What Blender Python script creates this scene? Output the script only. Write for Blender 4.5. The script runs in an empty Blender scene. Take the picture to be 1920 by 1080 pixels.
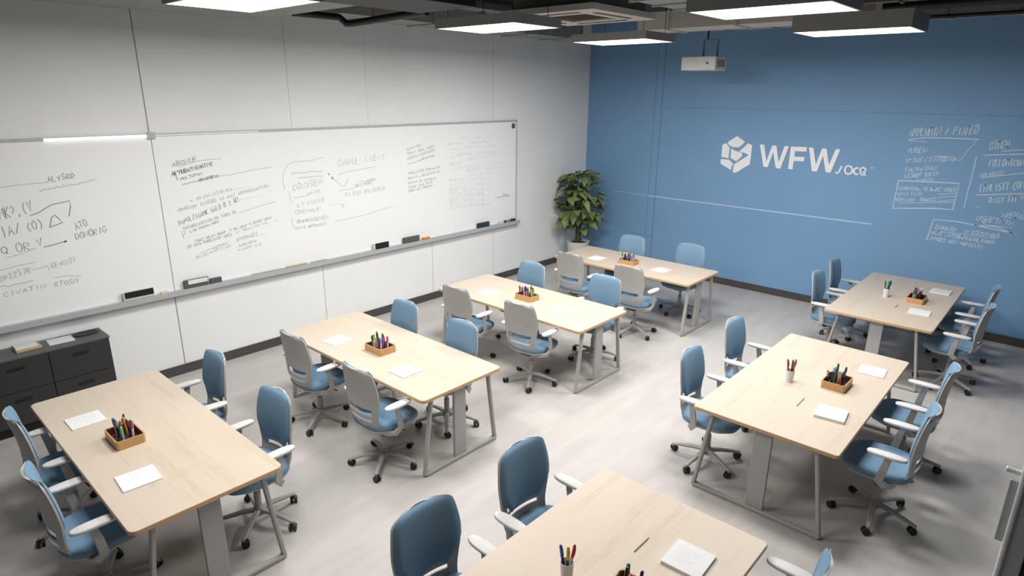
import bpy, bmesh, math, random
from mathutils import Vector, Matrix
PI = math.pi
scene = bpy.context.scene
COL = scene.collection

# ---------------------------------------------------------------- camera, world, exposure
cam_d = bpy.data.cameras.new('camera')
cam = bpy.data.objects.new('camera', cam_d)
COL.objects.link(cam)
cam_d.sensor_fit = 'HORIZONTAL'
cam_d.sensor_width = 36.0
cam_d.lens = 36.0 * 1182.97 / 1920.0
cam_d.clip_start = 0.05
_r = Vector((0.74102656, 0.67141831, 0.00878016))
_u = Vector((-0.20569841, 0.21453781, 0.95480977))
_f = Vector((-0.63919308, 0.70934546, -0.29708789))
cam.matrix_world = Matrix(((_r.x, _u.x, -_f.x, 0.0), (_r.y, _u.y, -_f.y, 0.0), (_r.z, _u.z, -_f.z, 3.1313), (0, 0, 0, 1)))
scene.camera = cam

world = bpy.data.worlds.new('world')
scene.world = world
world.use_nodes = True
world.node_tree.nodes['Background'].inputs[0].default_value = (0.75, 0.82, 0.9, 1)
world.node_tree.nodes['Background'].inputs[1].default_value = 0.03

vs = scene.view_settings
vs.view_transform = 'Standard'
vs.look = 'None'
vs.gamma = 1.0
vs.use_curve_mapping = False
vs.exposure = 0.0
PANEL_GLOW = 3.0        # emission strength of the ceiling light diffusers
PANEL_WATTS = 69.0     # power of the lamp inside each ceiling panel
PANEL_SPREAD = 180      # beam spread of its louvre, degrees

# ---------------------------------------------------------------- materials
def srgb(r, g, b):
    def f(c):
        c /= 255.0
        return c / 12.92 if c <= 0.04045 else ((c + 0.055) / 1.055) ** 2.4
    return (f(r), f(g), f(b), 1.0)

def new_mat(name):
    m = bpy.data.materials.new(name)
    m.use_nodes = True
    nt = m.node_tree
    return m, nt, nt.nodes['Principled BSDF']

def plain(name, rgb, rough=0.5, metal=0.0, spec=0.5, noise=0.04, scale=60.0, bump=0.0):
    m, nt, b = new_mat(name)
    c = srgb(*rgb)
    b.inputs['Roughness'].default_value = rough
    b.inputs['Metallic'].default_value = metal
    b.inputs['Specular IOR Level'].default_value = spec
    tc = nt.nodes.new('ShaderNodeTexCoord')
    n = nt.nodes.new('ShaderNodeTexNoise')
    n.inputs['Scale'].default_value = scale
    n.inputs['Detail'].default_value = 3
    nt.links.new(tc.outputs['Object'], n.inputs['Vector'])
    r = nt.nodes.new('ShaderNodeValToRGB')
    r.color_ramp.elements[0].position = 0.3
    r.color_ramp.elements[1].position = 0.7
    r.color_ramp.elements[0].color = tuple(x * (1 - noise) for x in c[:3]) + (1,)
    r.color_ramp.elements[1].color = tuple(min(1, x * (1 + noise)) for x in c[:3]) + (1,)
    nt.links.new(n.outputs['Fac'], r.inputs['Fac'])
    nt.links.new(r.outputs['Color'], b.inputs['Base Color'])
    if bump:
        bp = nt.nodes.new('ShaderNodeBump')
        bp.inputs['Strength'].default_value = bump
        bp.inputs['Distance'].default_value = 0.002
        nt.links.new(n.outputs['Fac'], bp.inputs['Height'])
        nt.links.new(bp.outputs['Normal'], b.inputs['Normal'])
    return m

def wood(name, light, dark, stretch=(0.7, 9.0, 9.0), rough=0.42):
    m, nt, b = new_mat(name)
    N, L = nt.nodes, nt.links
    tc = N.new('ShaderNodeTexCoord')
    mp = N.new('ShaderNodeMapping')
    mp.inputs['Scale'].default_value = stretch
    L.new(tc.outputs['Object'], mp.inputs['Vector'])
    n1 = N.new('ShaderNodeTexNoise'); n1.inputs['Scale'].default_value = 1.6; n1.inputs['Detail'].default_value = 6; n1.inputs['Distortion'].default_value = 0.6
    L.new(mp.outputs['Vector'], n1.inputs['Vector'])
    n2 = N.new('ShaderNodeTexNoise'); n2.inputs['Scale'].default_value = 9; n2.inputs['Detail'].default_value = 4
    L.new(mp.outputs['Vector'], n2.inputs['Vector'])
    bk = N.new('ShaderNodeTexBrick')
    bk.inputs['Scale'].default_value = 1.0
    bk.inputs['Brick Width'].default_value = 0.75
    bk.inputs['Row Height'].default_value = 0.092
    bk.inputs['Mortar Size'].default_value = 0.0
    bk.inputs['Color1'].default_value = (0.42, 0.42, 0.42, 1)
    bk.inputs['Color2'].default_value = (0.58, 0.58, 0.58, 1)
    L.new(tc.outputs['Object'], bk.inputs['Vector'])
    a = N.new('ShaderNodeMath'); a.operation = 'MULTIPLY_ADD'; a.inputs[1].default_value = 0.45
    L.new(n2.outputs['Fac'], a.inputs[0]); L.new(n1.outputs['Fac'], a.inputs[2])
    a2 = N.new('ShaderNodeMath'); a2.operation = 'MULTIPLY_ADD'; a2.inputs[1].default_value = 0.7
    L.new(bk.outputs['Color'], a2.inputs[0]); L.new(a.outputs[0], a2.inputs[2])
    r = N.new('ShaderNodeValToRGB')
    r.color_ramp.elements[0].position = 0.72; r.color_ramp.elements[0].color = srgb(*dark)
    r.color_ramp.elements[1].position = 1.12; r.color_ramp.elements[1].color = srgb(*light)
    r.color_ramp.elements[1].position = 1.0
    L.new(a2.outputs[0], r.inputs['Fac'])
    L.new(r.outputs['Color'], b.inputs['Base Color'])
    b.inputs['Roughness'].default_value = rough
    b.inputs['Specular IOR Level'].default_value = 0.35
    return m

def floor_mat():
    m, nt, b = new_mat('pale_grey_plank_floor')
    N, L = nt.nodes, nt.links
    tc = N.new('ShaderNodeTexCoord')
    mp = N.new('ShaderNodeMapping'); mp.inputs['Rotation'].default_value = (0, 0, PI / 2)
    L.new(tc.outputs['Object'], mp.inputs['Vector'])
    bk = N.new('ShaderNodeTexBrick')
    bk.inputs['Scale'].default_value = 1.0
    bk.inputs['Brick Width'].default_value = 1.25
    bk.inputs['Row Height'].default_value = 0.19
    bk.inputs['Mortar Size'].default_value = 0.0022
    bk.inputs['Color1'].default_value = (0.44, 0.44, 0.44, 1)
    bk.inputs['Color2'].default_value = (0.56, 0.56, 0.56, 1)
    bk.inputs['Mortar'].default_value = (0.28, 0.28, 0.28, 1)
    L.new(mp.outputs['Vector'], bk.inputs['Vector'])
    m2 = N.new('ShaderNodeMapping'); m2.inputs['Scale'].default_value = (4.6, 0.75, 1)
    L.new(tc.outputs['Object'], m2.inputs['Vector'])
    n1 = N.new('ShaderNodeTexNoise'); n1.inputs['Scale'].default_value = 1.8; n1.inputs['Detail'].default_value = 7; n1.inputs['Roughness'].default_value = 0.62
    L.new(m2.outputs['Vector'], n1.inputs['Vector'])
    n3 = N.new('ShaderNodeTexNoise'); n3.inputs['Scale'].default_value = 0.7; n3.inputs['Detail'].default_value = 3
    L.new(tc.outputs['Object'], n3.inputs['Vector'])
    a = N.new('ShaderNodeMath'); a.operation = 'MULTIPLY_ADD'; a.inputs[1].default_value = 0.5
    L.new(bk.outputs['Color'], a.inputs[0]); L.new(n1.outputs['Fac'], a.inputs[2])
    a2 = N.new('ShaderNodeMath'); a2.operation = 'MULTIPLY_ADD'; a2.inputs[1].default_value = 0.25
    L.new(n3.outputs['Fac'], a2.inputs[0]); L.new(a.outputs[0], a2.inputs[2])
    r = N.new('ShaderNodeValToRGB')
    r.color_ramp.elements[0].position = 0.55; r.color_ramp.elements[0].color = srgb(180, 175, 171)
    r.color_ramp.elements[1].position = 1.0; r.color_ramp.elements[1].color = srgb(195, 191, 187)
    L.new(a2.outputs[0], r.inputs['Fac'])
    L.new(r.outputs['Color'], b.inputs['Base Color'])
    b.inputs['Roughness'].default_value = 0.42
    b.inputs['Specular IOR Level'].default_value = 0.35
    return m

def wall_mat(name, rgb, seams, rough=0.55, spec=0.3):
    """seams: (axis, position, half_width, other_axis, lo, hi, darkness)"""
    m, nt, b = new_mat(name)
    N, L = nt.nodes, nt.links
    tc = N.new('ShaderNodeTexCoord')
    sp = N.new('ShaderNodeSeparateXYZ')
    L.new(tc.outputs['Object'], sp.inputs[0])
    n = N.new('ShaderNodeTexNoise'); n.inputs['Scale'].default_value = 1.2; n.inputs['Detail'].default_value = 2
    L.new(tc.outputs['Object'], n.inputs['Vector'])
    r = N.new('ShaderNodeValToRGB')
    c = srgb(*rgb)
    r.color_ramp.elements[0].position = 0.3; r.color_ramp.elements[0].color = tuple(x * 0.97 for x in c[:3]) + (1,)
    r.color_ramp.elements[1].position = 0.7; r.color_ramp.elements[1].color = tuple(min(1, x * 1.02) for x in c[:3]) + (1,)
    L.new(n.outputs['Fac'], r.inputs['Fac'])
    cur = r.outputs['Color']
    def cmp(sock, val, eps):
        k = N.new('ShaderNodeMath'); k.operation = 'COMPARE'
        L.new(sock, k.inputs[0]); k.inputs[1].default_value = val; k.inputs[2].default_value = eps
        return k.outputs[0]
    for ax, pos, hw, oax, lo, hi, dk in seams:
        k1 = cmp(sp.outputs[ax], pos, hw)
        k2 = cmp(sp.outputs[oax], (lo + hi) / 2, (hi - lo) / 2)
        mu = N.new('ShaderNodeMath'); mu.operation = 'MULTIPLY'
        L.new(k1, mu.inputs[0]); L.new(k2, mu.inputs[1])
        mx = N.new('ShaderNodeMixRGB'); mx.blend_type = 'MULTIPLY'
        L.new(mu.outputs[0], mx.inputs[0]); L.new(cur, mx.inputs[1]); mx.inputs[2].default_value = (dk, dk, dk, 1)
        cur = mx.outputs[0]
    L.new(cur, b.inputs['Base Color'])
    b.inputs['Roughness'].default_value = rough
    b.inputs['Specular IOR Level'].default_value = spec
    return m

M = {}
M['floor'] = floor_mat()
M['left_wall'] = wall_mat('white_wall_panels', (243, 244, 243), [
    ('Y', 2.44, .006, 'Z', 0, 5, .35), ('Y', 4.04, .003, 'Z', 2.67, 5, .55), ('Y', 5.15, .003, 'Z', 2.67, 5, .72),
    ('Y', 7.56, .0035, 'Z', 2.67, 5, .6), ('Y', 4.30, .005, 'Z', 0, 1, .5), ('Y', 6.20, .005, 'Z', 0, 1, .55),
    ('Y', 7.56, .005, 'Z', 0, 1, .6), ('Y', 0.60, .005, 'Z', 0, 5, .5)])
M['blue_wall'] = wall_mat('blue_wall_panels', (126, 166, 205), [
    ('X', -5.84, .005, 'Z', .62, 5, .6), ('X', -5.70, .006, 'Z', 0, 5, .5), ('Z', 2.90, .004, 'X', -5.7, 2, .72),
    ('Z', .62, .006, 'X', -6.15, -5.7, .7), ('X', -6.15, .005, 'Z', 0, .62, .75)], rough=0.6)
M['grey_wall'] = wall_mat('plain_grey_wall', (92, 98, 106), [])
M['ceiling'] = plain('dark_painted_ceiling', (52, 53, 54), 0.85, noise=.15, scale=3)
M['skirting'] = plain('dark_grey_skirting', (74, 73, 72), 0.55)
M['table_top'] = wood('pale_maple_laminate', (208, 193, 175), (190, 172, 151))
M['table_edge'] = wood('maple_edge_band', (214, 176, 134), (196, 156, 116))
M['table_metal'] = plain('light_grey_powder_coat', (172, 170, 167), 0.45, 0.0)
M['dark_metal'] = plain('dark_grey_metal', (60, 60, 60), 0.5, 0.2)
M['chair_blue'] = plain('blue_upholstery', (118, 150, 176), 0.85, spec=.2, noise=.08, scale=240, bump=.25)
M['chair_grey'] = plain('warm_grey_chair_plastic', (182, 179, 175), 0.5)
M['chair_pad'] = plain('pale_grey_arm_pad', (214, 213, 210), 0.55)
M['chair_frame'] = plain('grey_chair_base', (168, 165, 160), 0.42)
M['caster'] = plain('black_caster_rubber', (34, 33, 33), 0.5)
M['charcoal'] = plain('charcoal_chair_mechanism', (58, 57, 56), 0.55)
M['whiteboard'] = plain('whiteboard_enamel', (250, 251, 250), 0.3, noise=.01, scale=2)
M['alu'] = plain('brushed_aluminium', (188, 190, 192), 0.4, 0.1)
M['bright_alu'] = plain('polished_white_trim', (244, 246, 246), 0.22, 0.0)
M['ink'] = plain('dry_marker_ink', (124, 125, 125), 0.8, noise=.1)
M['ink_faint'] = plain('wiped_marker_ink', (172, 173, 173), 0.8, noise=.1)
M['ink_ghost'] = plain('ghosted_marker_ink', (216, 217, 217), 0.8, noise=.1)
M['chalk'] = plain('white_chalk', (200, 218, 232), 0.9, noise=.15, scale=200)
M['logo_white'] = plain('matt_white_lettering', (248, 250, 252), 0.6)
M['cabinet'] = plain('charcoal_cabinet_paint', (54, 54, 54), 0.5)
M['cabinet_top'] = plain('charcoal_cabinet_top', (92, 96, 98), 0.45)
M['black'] = plain('black_plastic', (22, 22, 22), 0.5)
M['felt'] = plain('black_felt', (30, 32, 32), 0.95, noise=.2, scale=300)
M['felt_grey'] = plain('grey_felt', (92, 94, 92), 0.95, noise=.2, scale=300)
M['felt_teal'] = plain('dark_teal_felt', (46, 62, 66), 0.95, noise=.2, scale=300)
M['paper'] = plain('white_paper', (234, 234, 234), 0.8, noise=.01)
M['box_wood'] = wood('honey_wood_box', (204, 158, 108), (180, 132, 84), stretch=(3, 20, 20))
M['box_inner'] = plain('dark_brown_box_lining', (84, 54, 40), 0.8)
M['white_ceramic'] = plain('matt_white_ceramic', (226, 224, 222), 0.5)
M['soil'] = plain('potting_soil', (52, 38, 30), 0.95, noise=.4, scale=80)
M['stem'] = plain('plant_stem', (92, 96, 56), 0.7)
M['duct'] = plain('pale_grey_duct_metal', (132, 132, 128), 0.6, noise=.08, scale=4)
M['duct_dark'] = plain('black_duct_metal', (15, 15, 15), 0.6, noise=.2, scale=4)
M['fixture'] = plain('dark_grey_light_housing', (150, 152, 148), 0.6)
M['ac'] = plain('off_white_ac_plastic', (196, 190, 182), 0.55)
M['ac_grille'] = plain('ac_filter_grille', (92, 80, 74), 0.7, noise=.2, scale=120)
M['projector'] = plain('off_white_projector_case', (214, 212, 208), 0.5)
M['lens'] = plain('projector_lens_glass', (20, 24, 30), 0.1)

def leaf_mat():
    m, nt, b = new_mat('green_leaf')
    N, L = nt.nodes, nt.links
    tc = N.new('ShaderNodeTexCoord')
    n = N.new('ShaderNodeTexNoise'); n.inputs['Scale'].default_value = 5; n.inputs['Detail'].default_value = 3
    L.new(tc.outputs['Object'], n.inputs['Vector'])
    r = N.new('ShaderNodeValToRGB')
    r.color_ramp.elements[0].position = .32; r.color_ramp.elements[0].color = srgb(78, 100, 60)
    r.color_ramp.elements[1].position = .68; r.color_ramp.elements[1].color = srgb(140, 154, 94)
    L.new(n.outputs['Fac'], r.inputs['Fac']); L.new(r.outputs['Color'], b.inputs['Base Color'])
    b.inputs['Roughness'].default_value = .5
    return m
M['leaf'] = leaf_mat()

def lamp_mat():
    m, nt, b = new_mat('lit_diffuser')
    b.inputs['Base Color'].default_value = (.9, .9, .9, 1)
    b.inputs['Emission Color'].default_value = (1.0, 0.985, 0.955, 1)
    b.inputs['Emission Strength'].default_value = PANEL_GLOW
    return m
M['lamp'] = lamp_mat()

# ---------------------------------------------------------------- mesh helpers
def obj(name, bm, mat, parent=None, smooth=False, angle=38, mat2=None):
    me = bpy.data.meshes.new(name)
    bmesh.ops.recalc_face_normals(bm, faces=bm.faces[:])
    if smooth:
        for f in bm.faces: f.smooth = True
        lim = math.radians(angle)
        for e in bm.edges:
            if len(e.link_faces) == 2 and e.calc_face_angle(0) > lim: e.smooth = False
    bm.to_mesh(me); bm.free()
    me.materials.append(mat)
    if mat2: me.materials.append(mat2)
    o = bpy.data.objects.new(name, me)
    COL.objects.link(o)
    if parent is not None: o.parent = parent
    return o

def tag(o, label=None, cat=None, group=None, kind=None):
    if label: o['label'] = label
    if cat: o['category'] = cat
    if group: o['group'] = group
    if kind: o['kind'] = kind
    return o

def empty(name, loc=(0, 0, 0), rz=0.0):
    o = bpy.data.objects.new(name, None)
    o.empty_display_size = 0.1
    COL.objects.link(o)
    o.location = loc; o.rotation_euler = (0, 0, rz)
    return o

def dup(o, parent=None):
    c = o.copy(); COL.objects.link(c)
    if parent is not None: c.parent = parent
    for ch in list(o.children): dup(ch, c)
    return c

def box(bm, c, s, bev=0.0, rot=None, seg=2):
    r = bmesh.ops.create_cube(bm, size=1.0)
    vs_ = r['verts']
    bmesh.ops.scale(bm, vec=s, verts=vs_)
    if bev:
        es = list({e for v in vs_ for e in v.link_edges})
        rr = bmesh.ops.bevel(bm, geom=es, offset=bev, segments=seg, profile=0.5, affect='EDGES')
        vs_ = list({v for f in rr['faces'] for v in f.verts} | {v for v in vs_ if v.is_valid})
        # include whole connected piece
        vs_ = connected(vs_)
    if rot is not None: bmesh.ops.rotate(bm, cent=(0, 0, 0), matrix=rot, verts=vs_)
    bmesh.ops.translate(bm, vec=c, verts=vs_)
    return vs_

def connected(vs_):
    seen = set(vs_); st = list(vs_)
    while st:
        v = st.pop()
        for e in v.link_edges:
            w = e.other_vert(v)
            if w not in seen: seen.add(w); st.append(w)
    return list(seen)

def loft(bm, rings, cap0=True, cap1=True, closed=True):
    vr = [[bm.verts.new(p) for p in r] for r in rings]
    n = len(vr[0])
    for a, b in zip(vr[:-1], vr[1:]):
        for i in range(n if closed else n - 1):
            j = (i + 1) % n
            bm.faces.new((a[i], a[j], b[j], b[i]))
    if cap0: bm.faces.new(vr[0][::-1])
    if cap1: bm.faces.new(vr[-1])
    return vr

def ring(c, rx, ry, z, n=24, p=2.0):
    out = []
    for i in range(n):
        t = 2 * PI * i / n
        ct, st = math.cos(t), math.sin(t)
        out.append((c[0] + rx * math.copysign(abs(ct) ** (2 / p), ct), c[1] + ry * math.copysign(abs(st) ** (2 / p), st), z))
    return out

def cyl(bm, p0, p1, r0, r1=None, n=14, caps=True):
    if r1 is None: r1 = r0
    p0, p1 = Vector(p0), Vector(p1)
    d = (p1 - p0).normalized()
    a = d.orthogonal().normalized(); b = d.cross(a)
    rs = []
    for p_, r_ in ((p0, r0), (p1, r1)):
        rs.append([p_ + (a * math.cos(2 * PI * i / n) + b * math.sin(2 * PI * i / n)) * r_ for i in range(n)])
    loft(bm, rs, caps, caps)

def sweep(bm, pts, prof, up=Vector((0, 0, 1)), scales=None):
    """sweep a 2D profile [(a,b)] along a polyline"""
    pts = [Vector(q) for q in pts]
    rings = []
    for i, q in enumerate(pts):
        if i == 0: t = pts[1] - q
        elif i == len(pts) - 1: t = q - pts[-2]
        else: t = (pts[i + 1] - q).normalized() + (q - pts[i - 1]).normalized()
        t.normalize()
        s = t.cross(up)
        if s.length < 1e-3: s = Vector((1, 0, 0))
        s.normalize(); w = s.cross(t).normalized()
        k = scales[i] if scales else 1.0
        if not isinstance(k, tuple): k = (k, k)
        rings.append([q + s * (a * k[0]) + w * (b * k[1]) for a, b in prof])
    loft(bm, rings)

def circ(r, n=10, ry=None):
    ry = r if ry is None else ry
    return [(r * math.cos(2 * PI * i / n), ry * math.sin(2 * PI * i / n)) for i in range(n)]

def rect(w, h, b=0.0):
    if not b: return [(-w / 2, -h / 2), (w / 2, -h / 2), (w / 2, h / 2), (-w / 2, h / 2)]
    x, y = w / 2, h / 2
    return [(-x + b, -y), (x - b, -y), (x, -y + b), (x, y - b), (x - b, y), (-x + b, y), (-x, y - b), (-x, -y + b)]

def rounded_rect(w, h, r, n=5):
    out = []
    for cx_, cy_, a0 in ((w / 2 - r, h / 2 - r, 0), (-w / 2 + r, h / 2 - r, PI / 2), (-w / 2 + r, -h / 2 + r, PI), (w / 2 - r, -h / 2 + r, 1.5 * PI)):
        for i in range(n + 1):
            a = a0 + PI / 2 * i / n
            out.append((cx_ + r * math.cos(a), cy_ + r * math.sin(a)))
    return out

def slab(bm, outline, z0, z1, ch=0.0):
    def inset(pts, d):
        return [(x - math.copysign(min(d, abs(x)), x), y - math.copysign(min(d, abs(y)), y)) for x, y in pts]
    rs = []
    if ch:
        i_ = inset(outline, ch)
        rs = [[(x, y, z0) for x, y in i_], [(x, y, z0 + ch) for x, y in outline], [(x, y, z1 - ch) for x, y in outline], [(x, y, z1) for x, y in i_]]
    else:
        rs = [[(x, y, z0) for x, y in outline], [(x, y, z1) for x, y in outline]]
    loft(bm, rs)

# ---------------------------------------------------------------- writing (single-stroke letters laid flat on a surface)
FONT = {
 'A': [[(0,0),(.5,1),(1,0)],[(.2,.4),(.8,.4)]], 'B': [[(0,0),(0,1),(.7,.95),(.8,.75),(.6,.55),(0,.52)],[(.6,.55),(.95,.35),(.8,.05),(0,0)]],
 'C': [[(.95,.85),(.6,1),(.2,.85),(0,.5),(.2,.12),(.6,0),(.95,.15)]], 'D': [[(0,0),(0,1),(.6,.9),(.95,.5),(.6,.1),(0,0)]],
 'E': [[(.9,1),(0,1),(0,0),(.9,0)],[(0,.5),(.7,.5)]], 'F': [[(.9,1),(0,1),(0,0)],[(0,.5),(.7,.5)]],
 'G': [[(.95,.85),(.5,1),(.05,.7),(.05,.25),(.5,0),(.95,.2),(.95,.45),(.6,.45)]], 'H': [[(0,0),(0,1)],[(1,0),(1,1)],[(0,.5),(1,.5)]],
 'I': [[(.5,0),(.5,1)]], 'J': [[(.8,1),(.8,.2),(.5,0),(.1,.15)]], 'K': [[(0,0),(0,1)],[(.9,1),(0,.45),(.95,0)]], 'L': [[(0,1),(0,0),(.85,0)]],
 'M': [[(0,0),(.1,1),(.5,.35),(.9,1),(1,0)]], 'N': [[(0,0),(0,1),(.95,0),(.95,1)]], 'O': [[(.5,1),(.1,.8),(0,.4),(.3,0),(.75,.05),(1,.5),(.8,.9),(.5,1)]],
 'P': [[(0,0),(0,1),(.8,.9),(.85,.6),(.6,.45),(0,.42)]], 'Q': [[(.5,1),(.1,.8),(0,.4),(.3,0),(.75,.05),(1,.5),(.8,.9),(.5,1)],[(.55,.3),(1,-.1)]],
 'R': [[(0,0),(0,1),(.8,.9),(.8,.6),(0,.48),(.9,0)]], 'S': [[(.9,.88),(.5,1),(.1,.8),(.3,.55),(.8,.4),(.85,.12),(.4,0),(0,.15)]],
 'T': [[(0,1),(1,1)],[(.5,1),(.5,0)]], 'U': [[(0,1),(.05,.2),(.5,0),(.9,.2),(.95,1)]], 'V': [[(0,1),(.45,0),(.95,1)]],
 'W': [[(0,1),(.25,0),(.5,.7),(.75,0),(1,1)]], 'X': [[(0,0),(1,1)],[(0,1),(1,0)]], 'Y': [[(0,1),(.5,.5),(1,1)],[(.5,.5),(.45,0)]],
 'Z': [[(0,1),(.95,1),(0,0),(1,0)]], '2': [[(0,.8),(.4,1),(.85,.75),(0,0),(.95,0)]], '5': [[(.9,1),(.1,1),(.05,.6),(.7,.6),(.85,.25),(.4,0),(0,.1)]],
 '7': [[(0,1),(.95,1),(.35,0)]], '?': [[(0,.8),(.4,1),(.85,.75),(.4,.45),(.4,.25)],[(.4,.05),(.42,0)]], '.': [[(.3,0),(.4,.04)]], ',': [[(.4,.1),(.25,-.15)]],
 '-': [[(.1,.5),(.8,.5)]], '/': [[(.1,0),(.9,1)]], '(': [[(.7,1.05),(.25,.6),(.3,.2),(.65,-.1)]], ')': [[(.3,1.05),(.75,.6),(.7,.2),(.3,-.1)]], '"': [[(.3,1),(.28,.75)],[(.6,1),(.58,.75)]],
}
def ribbon(bm, pts, w, place):
    pts = [Vector(q) for q in pts]
    L_, R_ = [], []
    for i, q in enumerate(pts):
        t = (pts[min(i + 1, len(pts) - 1)] - pts[max(i - 1, 0)])
        if t.length < 1e-6: t = Vector((1, 0))
        t.normalize(); n = Vector((-t.y, t.x)) * (w / 2)
        L_.append(bm.verts.new(place(*(q + n)))); R_.append(bm.verts.new(place(*(q - n))))
    for i in range(len(pts) - 1):
        try: bm.faces.new((L_[i], L_[i + 1], R_[i + 1], R_[i]))
        except ValueError: pass

def write(bm, s, u0, v0, u1, v1, h, w, place, rng, mirror=1):
    u0 = Vector((u0, v0)); d = Vector((u1, v1)) - u0
    Ln = d.length; d.normalize(); up = Vector((-d.y, d.x))
    if up.y < 0: up = -up
    wave = 0.0
    if s[0] == '~':
        s = s[2:]; wave = Ln * (0.45 if s else 1.0)
        pts, x = [], 0.0
        while x < wave:
            pts.append(u0 + d * x + up * (h * (.25 + rng.uniform(-.3, .35)))); x += max(.018, h * .35)
        if len(pts) > 1: ribbon(bm, pts, w, place)
        if not s: return
    adv = (Ln - wave) / len(s)
    for i, ch in enumerate(s):
        x = wave + i * adv
        yo = rng.uniform(-.08, .08) * h
        k = h * rng.uniform(.8, 1.1)
        for st in FONT.get(ch, []):
            ribbon(bm, [u0 + d * (x + a * adv * .78 + b * k * .12 + rng.uniform(-.04, .04) * adv) + up * (b * k + yo + rng.uniform(-.05, .05) * h) for a, b in st], w, place)
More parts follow.
